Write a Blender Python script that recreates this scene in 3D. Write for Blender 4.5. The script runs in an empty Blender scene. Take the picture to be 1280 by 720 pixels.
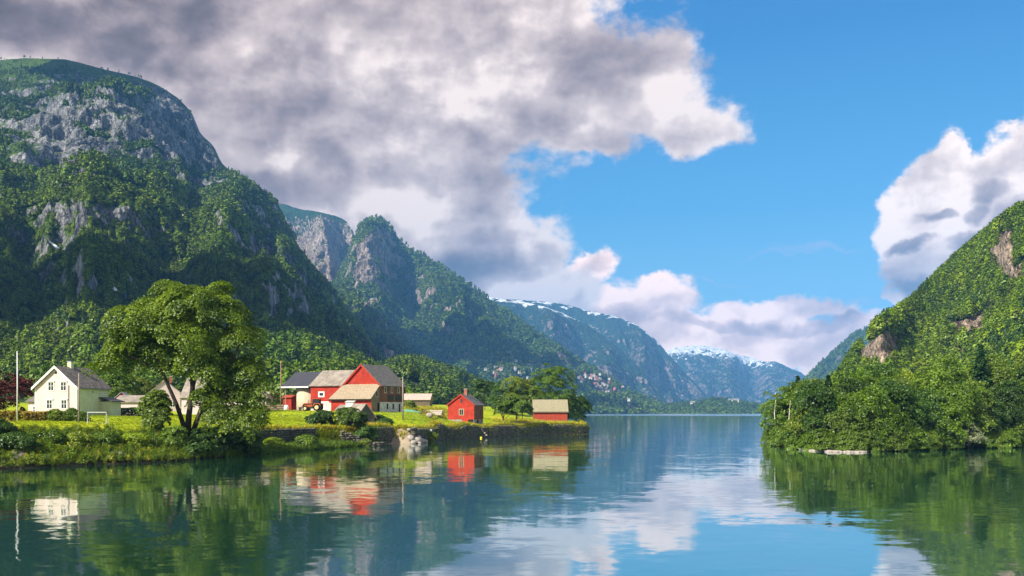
import bpy, math, random
import numpy as np
from mathutils import Vector, Matrix
R = math.radians
scene = bpy.context.scene
COL = scene.collection
rng = np.random.default_rng(7)
random.seed(7)

# ------------------------------------------------------------------ camera
FPX, HOR, CAMH = 1230.0, 514.5, 6.5          # focal length in px of a 1280 wide frame, horizon row, eye height above the water
def W(px, py, Y):
    return Vector(((px-640.0)*Y/FPX, Y, CAMH+(HOR-py)*Y/FPX))
def X(px, Y):
    return (px-640.0)*Y/FPX
cd = bpy.data.cameras.new('camera'); cam = bpy.data.objects.new('camera', cd); COL.objects.link(cam)
cam.location = (0, 0, CAMH); cam.rotation_euler = (R(90), 0, 0)
cd.sensor_width = 36; cd.lens = 36*FPX/1280; cd.shift_y = (HOR-360)/1280
cd.clip_start = .5; cd.clip_end = 60000
scene.camera = cam
scene.render.engine = 'CYCLES'
scene.cycles.use_denoising = True
scene.cycles.max_bounces = 6; scene.cycles.diffuse_bounces = 2; scene.cycles.glossy_bounces = 3
scene.cycles.transmission_bounces = 3; scene.cycles.volume_bounces = 0; scene.cycles.transparent_max_bounces = 6
scene.cycles.use_adaptive_sampling = True; scene.cycles.adaptive_threshold = .015
scene.view_settings.view_transform = 'Standard'; scene.view_settings.look = 'None'
scene.view_settings.gamma = 1; scene.view_settings.use_curve_mapping = False
scene.view_settings.exposure = 0.68

# ------------------------------------------------------------------ sun
SUN = Vector((-.56, -.56, .60)).normalized()
sd = bpy.data.lights.new('sun', 'SUN'); so = bpy.data.objects.new('sun', sd); COL.objects.link(so)
sd.energy = 5.0; sd.angle = R(.55); sd.color = (1, .93, .80)
so.rotation_euler = SUN.to_track_quat('Z', 'Y').to_euler(); so.location = (-200, -200, 400)

# ------------------------------------------------------------------ node helper
class NT:
    def __init__(s, tree): s.t = tree; s.n = tree.nodes; s.l = tree.links
    def new(s, typ, **kw):
        n = s.n.new(typ)
        for k, v in kw.items(): setattr(n, k, v)
        return n
    def put(s, sock, v):
        if v is None: return
        if isinstance(v, bpy.types.NodeSocket): s.l.new(v, sock)
        else:
            if sock.type == 'RGBA' and len(v) == 3: v = (*v, 1)
            sock.default_value = v
    def m(s, op, a, b=None, c=None, clamp=False):
        n = s.new('ShaderNodeMath', operation=op, use_clamp=clamp)
        for i, v in enumerate((a, b, c)): s.put(n.inputs[i], v)
        return n.outputs[0]
    def vm(s, op, a, b=None, scale=None):
        n = s.new('ShaderNodeVectorMath', operation=op)
        s.put(n.inputs[0], a); s.put(n.inputs[1], b)
        if scale is not None: s.put(n.inputs['Scale'], scale)
        return n.outputs['Value'] if op in ('LENGTH', 'DOT_PRODUCT', 'DISTANCE') else n.outputs[0]
    def noise(s, vec, scale, detail=4, rough=.55, dist=0, color=False, typ='FBM'):
        n = s.new('ShaderNodeTexNoise'); n.noise_type = typ
        s.put(n.inputs['Vector'], vec); s.put(n.inputs['Scale'], scale); s.put(n.inputs['Detail'], detail)
        s.put(n.inputs['Roughness'], rough); s.put(n.inputs['Distortion'], dist)
        return n.outputs['Color' if color else 'Fac']
    def rng(s, v, a, b, c=0., d=1., smooth=False):
        n = s.new('ShaderNodeMapRange'); n.clamp = True
        if smooth: n.interpolation_type = 'SMOOTHSTEP'
        for i, q in enumerate((v, a, b, c, d)): s.put(n.inputs[i], q)
        return n.outputs[0]
    def mix(s, f, a, b, mode='MIX'):
        n = s.new('ShaderNodeMix', data_type='RGBA', blend_type=mode)
        s.put(n.inputs[0], f); s.put(n.inputs[6], a); s.put(n.inputs[7], b)
        return n.outputs[2]
    def mapping(s, vec, loc=(0,0,0), rot=(0,0,0), scale=(1,1,1), typ='POINT'):
        n = s.new('ShaderNodeMapping', vector_type=typ)
        s.put(n.inputs[0], vec); s.put(n.inputs[1], loc); s.put(n.inputs[2], rot); s.put(n.inputs[3], scale)
        return n.outputs[0]
    def sep(s, v):
        n = s.new('ShaderNodeSeparateXYZ'); s.put(n.inputs[0], v); return n.outputs
    def comb(s, x=0., y=0., z=0.):
        n = s.new('ShaderNodeCombineXYZ')
        for i, v in enumerate((x, y, z)): s.put(n.inputs[i], v)
        return n.outputs[0]

# ------------------------------------------------------------------ world: clear sky with banks of cloud laid out by direction
world = bpy.data.worlds.new('World'); scene.world = world; world.use_nodes = True
w = NT(world.node_tree); w.n.clear()
world.cycles.sampling_method = 'MANUAL'; world.cycles.sample_map_resolution = 512
tc = w.new('ShaderNodeTexCoord').outputs['Generated']
d3 = w.vm('NORMALIZE', tc)
dx, dy, dz = w.sep(d3)
az = w.m('ARCTAN2', dx, dy); el = w.m('ARCSINE', dz)
azel = w.comb(az, el, 0.)
def blob(vec, px, py, rx, ry, rot=0):
    u = (px-640)/FPX; a = math.atan(u); e = math.atan((HOR-py)/FPX/math.sqrt(1+u*u))
    k = 1/(1+u*u)
    return w.vm('LENGTH', w.mapping(vec, (a, e, 0), (0, 0, R(rot)), (rx/FPX*k, ry/FPX*math.sqrt(k), 1), 'TEXTURE'))
def blobs(vec, lst, k=.25):
    o = None
    for q in lst:
        b = blob(vec, *q)
        o = b if o is None else w.m('SMOOTH_MIN', o, b, k)
    return w.m('SUBTRACT', 1., o)
warpn = w.noise(d3, 5.5, 3, .5, color=True)
warp = w.vm('SCALE', w.vm('SUBTRACT', warpn, (.5, .5, .5)), scale=.13)
warpn2 = w.noise(d3, 22., 4, .6, color=True)
warp2 = w.vm('SCALE', w.vm('SUBTRACT', warpn2, (.5, .5, .5)), scale=.035)
vw = w.vm('ADD', w.vm('ADD', azel, warp), warp2)
BIG = [(60,20,520,330), (330,120,330,280), (520,130,230,190), (655,55,165,110), (745,95,140,95),
       (835,135,72,40,-12), (550,280,125,130), (635,330,80,62), (690,372,80,40), (450,320,220,150), (700,178,120,34), (250,-300,700,300)]
LOW = [(770,400,100,42), (845,380,56,30), (958,390,82,22), (900,435,220,55), (1060,438,130,50), (735,345,60,22)]
RGT = [(1205,232,100,66), (1150,262,66,56), (1175,330,82,54), (1290,225,90,80), (1240,330,90,60), (1140,365,40,14), (1215,190,40,28)]
big = blobs(vw, BIG); low = blobs(vw, LOW); rgt = blobs(vw, RGT)
# small holes of blue in the big bank
hole = None
nb = w.mapping(d3, (0,0,0), (0,0,0), (1,1,1.35))
n1 = w.noise(nb, 7., 9, .56, .2)
SO = Vector((-.030, 0, .040))
nbs = w.vm('ADD', nb, tuple(SO)); n2 = w.noise(nbs, 7., 4, .5, .2)
n3 = w.noise(nb, 21., 5, .55, .3); n4 = w.noise(w.vm('ADD', nb, tuple(SO*.35)), 21., 5, .55, .3); n5 = w.noise(nb, 60., 4, .6, .2); n6 = w.noise(w.vm('ADD', nb, tuple(SO*.13)), 60., 3, .5, .2)
def alpha(m, km, kn, lo, hi, hol=None):
    v = w.m('ADD', w.m('MULTIPLY', m, km), w.m('MULTIPLY', w.m('SUBTRACT', n1, .5), kn))
    v = w.m('ADD', v, w.m('ADD', w.m('MULTIPLY', w.m('SUBTRACT', n3, .5), 1.5), w.m('MULTIPLY', w.m('SUBTRACT', n5, .5), .8)))
    if hol is not None: v = w.m('SUBTRACT', v, w.m('MULTIPLY', w.m('MAXIMUM', hol, 0.), 2.2))
    return v, w.rng(v, lo, hi, 0, 1, True)
vb, ab = alpha(big, 2.2, 3.0, -.10, .72)
vl, al = alpha(low, 1.7, 2.2, -.05, .55)
vr, ar = alpha(rgt, 1.7, 2.2, -.05, .38)
# thin streak over the fjord
streak = w.m('MULTIPLY', w.rng(blobs(vw, [(1000,300,75,7,2), (960,308,50,4), (905,348,30,3), (758,334,44,14,8), (1120,395,120,10), (1060,380,60,8)], .1), 0, .9, 0, .55, True), w.rng(n1, .35, .6, .3, 1))
n7 = w.noise(nb, 4.6, 3, .5, .6); n8 = w.noise(w.vm('ADD', nb, tuple(SO*1.6)), 4.6, 3, .5, .6)
def puff(vec, scale):
    v_ = w.new('ShaderNodeTexVoronoi', feature='F1'); w.put(v_.inputs['Vector'], vec); v_.inputs['Scale'].default_value = scale
    v_.inputs['Detail'].default_value = 1.; v_.inputs['Roughness'].default_value = .5; return v_.outputs['Distance']
pw = w.vm('ADD', nb, w.vm('ADD', w.vm('SCALE', warp, scale=.55), w.vm('SCALE', warp2, scale=1.1)))
pf = w.m('SUBTRACT', puff(w.vm('ADD', pw, tuple(SO*.62)), 13.), puff(pw, 13.))
relief = w.m('ADD', w.m('ADD', w.m('ADD', w.m('MULTIPLY', w.m('SUBTRACT', n7, n8), 1.2), w.m('MULTIPLY', pf, .42)), w.m('MULTIPLY', w.m('SUBTRACT', n1, n2), .8)), w.m('ADD', w.m('MULTIPLY', w.m('SUBTRACT', n3, n4), .45), w.m('MULTIPLY', w.m('SUBTRACT', n5, n6), .25)))
def shade(v, mask_dark, thick, base=.72):
    s = w.m('ADD', base, relief)
    s = w.m('SUBTRACT', s, w.m('MULTIPLY', w.rng(v, .15, 1.5, 0, 1, True), thick))
    if mask_dark is not None: s = w.m('SUBTRACT', s, mask_dark)
    return w.m('MINIMUM', w.m('MAXIMUM', s, .02), 1.)
dkb = w.m('ADD', w.m('MULTIPLY', w.rng(blobs(vw, [(60,20,260,70), (450,215,120,45,-15), (620,175,100,40), (575,330,70,34), (480,140,160,40), (330,250,90,50)], .2), 0, .8, 0, 1, True), .20),
          w.m('MULTIPLY', w.rng(blobs(vw, [(40,15,200,60), (130,70,90,40)], .2), 0, .9, 0, 1, True), .32))
brb = w.m('MULTIPLY', w.rng(blobs(vw, [(640,300,50,26), (350,205,45,18), (580,150,90,30,-35), (500,50,120,40), (490,270,60,30), (830,110,70,50), (640,360,60,20)], .2), 0, .8, 0, 1, True), .26)
sb = shade(vb, w.m('SUBTRACT', dkb, brb), .20, .92)
drk_l = w.m('MULTIPLY', w.rng(blobs(vw, [(900,412,90,12), (1000,412,110,12), (770,405,60,16), (1040,402,60,8)], .2), 0, .7, 0, 1, True), .28)
sl = shade(vl, drk_l, .06, .93)
drk_r = w.m('MULTIPLY', w.rng(blobs(vw, [(1262,240,52,24,-10), (1240,262,34,20), (1165,345,60,18), (1300,280,60,40), (1230,300,60,16), (1140,300,40,12), (1180,262,40,14)], .2), 0, .7, 0, 1, True), .55)
sr = shade(vr, drk_r, .06, .86)
CR = w.new('ShaderNodeValToRGB')
def cramp(fac):
    n = w.new('ShaderNodeValToRGB'); w.put(n.inputs[0], fac); e = n.color_ramp.elements
    e[0].position = 0; e[0].color = (.085, .07, .068, 1); e[1].position = 1; e[1].color = (.74, .67, .62, 1)
    a = e.new(.3); a.color = (.175, .145, .145, 1)
    a = e.new(.55); a.color = (.32, .27, .265, 1)
    a = e.new(.8); a.color = (.50, .44, .42, 1)
    return n.outputs[0]
sky = w.new('ShaderNodeTexSky', sky_type='NISHITA'); sky.sun_disc = False
sky.sun_elevation = math.asin(SUN.z); sky.sun_rotation = math.atan2(SUN.x, SUN.y) % (2*math.pi)
sky.altitude = 0; sky.air_density = 1.0; sky.dust_density = .3; sky.ozone_density = 2.5
skyc = w.mix(1., sky.outputs[0], (.060, .104, .122), 'MULTIPLY')
gray = w.rng(el, 0., .32, 0., 1.)
rp = w.new('ShaderNodeValToRGB'); w.put(rp.inputs[0], w.rng(el, 0., .8)); e_ = rp.color_ramp.elements
e_[0].position = 0; e_[0].color = (.30, .60, .86, 1); e_[1].position = 1; e_[1].color = (.02, .10, .33, 1)
for p_, c_ in ((.12, (.22, .54, .80, 1)), (.25, (.085, .36, .70, 1)), (.45, (.035, .22, .55, 1))): e_.new(p_).color = c_
skyc = w.vm('MULTIPLY', w.mix(.85, skyc, rp.outputs[0]), (.84, .84, .82))
c = w.mix(w.m('MULTIPLY', streak, .8), skyc, (.40, .42, .60))
c = w.mix(al, c, w.vm('MULTIPLY', cramp(sl), (1.8, 1.45, 1.26))); c = w.mix(ar, c, w.vm('MULTIPLY', cramp(sr), (1.36, 1.24, 1.15))); c = w.mix(ab, c, w.vm('MULTIPLY', cramp(sb), (1.10, 1.03, 1.0)))
# broken cloud out of view behind and overhead, added to brighten shaded sides
bk = w.m('MULTIPLY', w.m('MAXIMUM', w.rng(dy, .25, -.25, 0, 1, True), w.rng(dz, .5, .75, 0, .8, True)), w.rng(n1, .36, .56, .25, .95, True))
bk = w.m('MULTIPLY', bk, w.rng(dz, -.02, .02)); c = w.mix(bk, c, (.50, .47, .44))
bg = w.new('ShaderNodeBackground'); w.put(bg.inputs[0], c); bg.inputs[1].default_value = .95
wo = w.new('ShaderNodeOutputWorld'); w.l.new(bg.outputs[0], wo.inputs[0])

# ------------------------------------------------------------------ numeric helpers
_perm = np.random.default_rng(11).permutation(256); _perm = np.concatenate([_perm, _perm, _perm])
_g3 = np.array([[1,1,0],[-1,1,0],[1,-1,0],[-1,-1,0],[1,0,1],[-1,0,1],[1,0,-1],[-1,0,-1],[0,1,1],[0,-1,1],[0,1,-1],[0,-1,-1],[1,1,0],[-1,1,0],[0,-1,1],[0,-1,-1]], float)
def pn(x, y, z=0.):
    x, y, z = np.broadcast_arrays(np.asarray(x, float), np.asarray(y, float), np.asarray(z, float))
    xi, yi, zi = np.floor(x).astype(int), np.floor(y).astype(int), np.floor(z).astype(int)
    xf, yf, zf = x-xi, y-yi, z-zi
    u, v, s = (q*q*q*(q*(q*6-15)+10) for q in (xf, yf, zf))
    def g(i, j, k):
        h = _perm[_perm[_perm[(xi+i) & 255]+((yi+j) & 255)]+((zi+k) & 255)] & 15
        q = _g3[h]; return q[..., 0]*(xf-i)+q[..., 1]*(yf-j)+q[..., 2]*(zf-k)
    def L(a, b, t): return a+(b-a)*t
    return L(L(L(g(0,0,0), g(1,0,0), u), L(g(0,1,0), g(1,1,0), u), v), L(L(g(0,0,1), g(1,0,1), u), L(g(0,1,1), g(1,1,1), u), v), s)
def fbm(x, y, z=0., o=5, gain=.5, ridged=False):
    a, f, t = 1., 1., 0.; n = 0
    for i in range(o):
        q = pn(x*f+17*i, y*f+5*i, z*f)
        if ridged: q = 1-2*np.abs(q)*1.6
        t = t+a*q; n += a; a *= gain; f *= 2.03
    return t/n
def sst(a, b, x):
    t = np.clip((x-a)/(b-a), 0, 1); return t*t*(3-2*t)

# ------------------------------------------------------------------ object helpers
def tag(o, label=None, cat=None, group=None, kind=None):
    for k, v in (('label', label), ('category', cat), ('group', group), ('kind', kind)):
        if v: o[k] = v
    return o
def empty(name, loc, rz=0., label=None, cat=None, group=None):
    o = bpy.data.objects.new(name, None); COL.objects.link(o)
    o.location = loc; o.rotation_euler = (0, 0, rz); o.empty_display_size = .5
    return tag(o, label, cat, group)
def npmesh(name, verts, faces, mats, parent=None, smooth=False, fattr=None, vattr=None, mi=None):
    """verts (N,3), faces (M,4) or (M,3) arrays -> one object"""
    me = bpy.data.meshes.new(name); v = np.asarray(verts, np.float32); f = np.asarray(faces, np.int32)
    k = f.shape[1]; me.vertices.add(len(v)); me.vertices.foreach_set('co', v.ravel())
    me.loops.add(f.size); me.loops.foreach_set('vertex_index', f.ravel())
    me.polygons.add(len(f)); me.polygons.foreach_set('loop_start', np.arange(0, f.size, k, dtype=np.int32))
    me.polygons.foreach_set('loop_total', np.full(len(f), k, np.int32))
    if mi is not None: me.polygons.foreach_set('material_index', np.asarray(mi, np.int32))
    me.update(calc_edges=True)
    if smooth: me.polygons.foreach_set('use_smooth', np.ones(len(f), bool))
    for src, dom in ((fattr, 'FACE'), (vattr, 'POINT')):
        for an, arr in (src or {}).items():
            a = me.attributes.new(an, 'FLOAT', dom); a.data.foreach_set('value', np.asarray(arr, np.float32).ravel())
    for m in (mats if isinstance(mats, (list, tuple)) else [mats]): me.materials.append(m)
    o = bpy.data.objects.new(name, me); COL.objects.link(o); o.parent = parent
    return o
class MB:
    """collects shapes, links them as one mesh object"""
    def __init__(s): s.v = []; s.f = []; s.mi = []; s.cur = 0; s.M = Matrix.Identity(4)
    def add(s, vs, fs):
        b = len(s.v); s.v += [tuple(s.M @ Vector(q)) for q in vs]
        for f in fs: s.f.append(tuple(b+i for i in f)); s.mi.append(s.cur)
    def box(s, x0, x1, y0, y1, z0, z1):
        s.add([(x0,y0,z0),(x1,y0,z0),(x1,y1,z0),(x0,y1,z0),(x0,y0,z1),(x1,y0,z1),(x1,y1,z1),(x0,y1,z1)],
              [(0,3,2,1),(4,5,6,7),(0,1,5,4),(1,2,6,5),(2,3,7,6),(3,0,4,7)])
    def prism(s, pts, a, b, axis='y'):
        n = len(pts)
        def P(p, t): return {'y': (p[0], t, p[1]), 'x': (t, p[0], p[1]), 'z': (p[0], p[1], t)}[axis]
        s.add([P(p, a) for p in pts]+[P(p, b) for p in pts],
              [tuple(range(n)), tuple(range(2*n-1, n-1, -1))]+[(i, i+n, (i+1) % n+n, (i+1) % n) for i in range(n)])
    def slab(s, q, th, nrm=None):
        q = [Vector(p) for p in q]; n = (q[1]-q[0]).cross(q[2]-q[0]).normalized() if nrm is None else Vector(nrm)
        m = len(q); vs = q+[p+n*th for p in q]
        s.add(vs, [tuple(range(m-1, -1, -1)), tuple(range(m, 2*m))]+[(i, (i+1) % m, (i+1) % m+m, i+m) for i in range(m)])
    def tube(s, pts, rad, n=8, cap=True):
        pts = [Vector(p) for p in pts]; rad = rad if isinstance(rad, (list, tuple)) else [rad]*len(pts)
        b = len(s.v); ref = None
        for i, p in enumerate(pts):
            t = (pts[min(i+1, len(pts)-1)]-pts[max(i-1, 0)])
            t = t.normalized() if t.length > 1e-9 else Vector((0,0,1))
            if ref is None: ref = Vector((1,0,0)) if abs(t.x) < .8 else Vector((0,1,0))
            u = (ref-t*ref.dot(t)); u = u.normalized() if u.length > 1e-6 else t.orthogonal().normalized()
            ref = u; v = t.cross(u)
            for k in range(n):
                a = 2*math.pi*k/n; s.v.append(tuple(s.M @ (p+(u*math.cos(a)+v*math.sin(a))*rad[i])))
        for i in range(len(pts)-1):
            for k in range(n):
                s.f.append((b+i*n+k, b+i*n+(k+1) % n, b+(i+1)*n+(k+1) % n, b+(i+1)*n+k)); s.mi.append(s.cur)
        if cap:
            s.f.append(tuple(b+k for k in range(n-1, -1, -1))); s.mi.append(s.cur)
            e = b+(len(pts)-1)*n; s.f.append(tuple(e+k for k in range(n))); s.mi.append(s.cur)
    def cyl(s, x, y, z0, z1, r, r1=None, n=16): s.tube([(x,y,z0),(x,y,z1)], [r, r if r1 is None else r1], n)
    def disc_wheel(s, x, y, z, r, w, n=20):
        s.tube([(x-w/2,y,z),(x-w/2,y,z),(x-w*.42,y,z),(x+w*.42,y,z),(x+w/2,y,z)], [r*.55, r*.92, r, r, r*.92], n)
    def build(s, name, mats, parent=None, smooth=False, bevel=0):
        me = bpy.data.meshes.new(name); me.from_pydata(s.v, [], s.f); me.polygons.foreach_set('material_index', s.mi); me.update()
        if smooth: me.polygons.foreach_set('use_smooth', [True]*len(s.f))
        for m in (mats if isinstance(mats, (list, tuple)) else [mats]): me.materials.append(m)
        o = bpy.data.objects.new(name, me); COL.objects.link(o); o.parent = parent
        if bevel:
            bm = o.modifiers.new('bevel', 'BEVEL'); bm.width = bevel; bm.segments = 1; bm.limit_method = 'ANGLE'
        return o

# ------------------------------------------------------------------ materials
def material(name):
    m = bpy.data.materials.new(name); m.use_nodes = True; t = NT(m.node_tree)
    p = m.node_tree.nodes['Principled BSDF']; return m, t, p
def simple(name, col, rough=.7, var=.25, scale=1.2, spec=.3, metal=0, bump=0, streak=None, dirt=None):
    """procedural paint / wood / stone: colour varied by two noises, optional board lines and stains"""
    m, t, p = material(name)
    tcn = t.new('ShaderNodeTexCoord').outputs['Object']
    a = t.noise(tcn, scale, 5, .6); b = t.noise(t.mapping(tcn, scale=(1,1,.25)), scale*4, 4, .6)
    f = t.m('ADD', t.rng(a, .3, .7, 1-var, 1+var*.6), t.rng(b, .3, .7, -var*.5, var*.5))
    c = t.vm('SCALE', tuple(col), scale=f)
    if dirt: c = t.mix(t.rng(t.noise(tcn, scale*.7, 6, .65), .5, .68), c, dirt)
    if streak:
        g = t.new('ShaderNodeTexWave', wave_type='BANDS', bands_direction=streak[0]); t.put(g.inputs['Vector'], tcn)
        t.put(g.inputs['Scale'], streak[1]); t.put(g.inputs['Distortion'], .3); t.put(g.inputs['Detail'], 1.)
        c = t.vm('SCALE', c, scale=t.rng(g.outputs['Fac'], 0, .35, streak[2], 1.))
    t.put(p.inputs['Base Color'], c); p.inputs['Roughness'].default_value = rough
    p.inputs['Specular IOR Level'].default_value = spec; p.inputs['Metallic'].default_value = metal
    if bump:
        bn = t.new('ShaderNodeBump'); t.put(bn.inputs['Height'], t.noise(tcn, scale*6, 4)); bn.inputs['Strength'].default_value = bump; bn.inputs['Distance'].default_value = .1
        t.put(p.inputs['Normal'], bn.outputs[0])
    return m
def leafmat(name, c1, c2, c3=None, trans=.3, obj_var=.25, rough=.6, grove=0):
    m, t, p = material(name)
    at = t.new('ShaderNodeAttribute', attribute_name='rnd').outputs['Fac']
    ri = t.new('ShaderNodeObjectInfo').outputs['Random']
    c = t.mix(at, tuple(c1), tuple(c2))
    if c3: c = t.mix(t.rng(ri, .35, 1.), c, t.mix(at, c3, tuple(np.array(c3)*1.5)))
    c = t.vm('SCALE', c, scale=t.rng(t.m('FRACT', t.m('MULTIPLY', ri, 7.31)), 0, 1, 1-obj_var, 1+obj_var))
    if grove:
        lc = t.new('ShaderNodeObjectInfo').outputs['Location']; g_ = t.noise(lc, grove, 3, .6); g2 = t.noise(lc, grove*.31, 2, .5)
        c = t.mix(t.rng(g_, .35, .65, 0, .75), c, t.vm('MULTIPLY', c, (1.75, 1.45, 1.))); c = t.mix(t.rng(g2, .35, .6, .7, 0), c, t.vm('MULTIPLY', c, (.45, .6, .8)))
    d = t.new('ShaderNodeBsdfDiffuse'); t.put(d.inputs[0], c)
    tr = t.new('ShaderNodeBsdfTranslucent'); t.put(tr.inputs[0], t.vm('MULTIPLY', c, (1.25, 1.25, .6)))
    g = t.new('ShaderNodeBsdfGlossy'); g.inputs['Roughness'].default_value = .45; t.put(g.inputs[0], (1, 1, 1, 1))
    mx = t.new('ShaderNodeMixShader'); mx.inputs[0].default_value = trans
    t.l.new(d.outputs[0], mx.inputs[1]); t.l.new(tr.outputs[0], mx.inputs[2])
    m2 = t.new('ShaderNodeMixShader'); m2.inputs[0].default_value = .025
    t.l.new(mx.outputs[0], m2.inputs[1]); t.l.new(g.outputs[0], m2.inputs[2])
    t.l.new(m2.outputs[0], t.n['Material Output'].inputs[0]); t.n.remove(p)
    return m
def mountain_mat(name, green1, green2, rock1, rock2, fs, rs, snow=False, bump=1., dist=3., meadow=None):
    """fs: forest grain size (1/m), rs: rock feature size (1/m); rock share comes with the mesh as attribute 'rock'"""
    m, t, p = material(name)
    g = t.new('ShaderNodeNewGeometry'); P = g.outputs['Position']
    rk = t.new('ShaderNodeAttribute', attribute_name='rock').outputs['Fac']
    nf = t.noise(P, fs, 3, .65); nm = t.noise(P, fs*.12, 4, .6)
    vor = t.new('ShaderNodeTexVoronoi'); t.put(vor.inputs['Vector'], P); t.put(vor.inputs['Scale'], fs*1.3)
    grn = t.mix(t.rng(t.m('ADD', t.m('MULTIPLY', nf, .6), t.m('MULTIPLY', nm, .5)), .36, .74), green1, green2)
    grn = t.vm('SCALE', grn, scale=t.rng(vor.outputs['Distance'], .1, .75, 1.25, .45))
    st = t.noise(t.mapping(P, scale=(1, 1, .22)), rs*4, 6, .7); sb_ = t.noise(P, rs, 6, .65)
    rc = t.mix(t.rng(t.m('ADD', t.m('MULTIPLY', st, .6), t.m('MULTIPLY', sb_, .4)), .38, .62), rock1, rock2)
    st2 = t.noise(t.mapping(P, scale=(1, 1, .35)), rs*14, 4, .7); rc = t.vm('SCALE', rc, scale=t.rng(st2, .36, .62, .55, 1.35))
    crack = t.rng(t.m('ABSOLUTE', t.m('SUBTRACT', t.noise(t.mapping(P, scale=(1, 1, .5)), rs*3, 4, .6), .5)), 0, .04, .35, 1.)
    rc = t.vm('SCALE', rc, scale=crack)
    rf = t.rng(t.m('ADD', rk, t.m('MULTIPLY', t.m('SUBTRACT', t.noise(P, rs*3.5, 7, .72), .5), 2.4)), .42, .54)
    c = t.mix(rf, grn, rc)
    if meadow:
        md = t.new('ShaderNodeAttribute', attribute_name='meadow').outputs['Fac']
        c = t.mix(t.rng(t.m('ADD', md, t.m('MULTIPLY', t.m('SUBTRACT', nm, .5), 1.2)), .45, .6), c, meadow)
    if snow:
        sn = t.new('ShaderNodeAttribute', attribute_name='snow').outputs['Fac']
        sf = t.rng(t.m('ADD', sn, t.m('MULTIPLY', t.m('SUBTRACT', t.noise(t.mapping(P, scale=(1, 1, .6)), rs*3.2, 6, .68), .5), 4.2)), .52, .60)
        c = t.mix(sf, c, (.85, .88, .93, 1))
    t.put(p.inputs['Base Color'], c); p.inputs['Roughness'].default_value = .95; p.inputs['Specular IOR Level'].default_value = .1
    bn = t.new('ShaderNodeBump'); bn.inputs['Strength'].default_value = bump; bn.inputs['Distance'].default_value = dist
    h = t.m('ADD', t.m('MULTIPLY', vor.outputs['Distance'], -1.), t.m('MULTIPLY', st, 2.)); t.put(bn.inputs['Height'], h)
    t.put(p.inputs['Normal'], bn.outputs[0])
    return m

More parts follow.
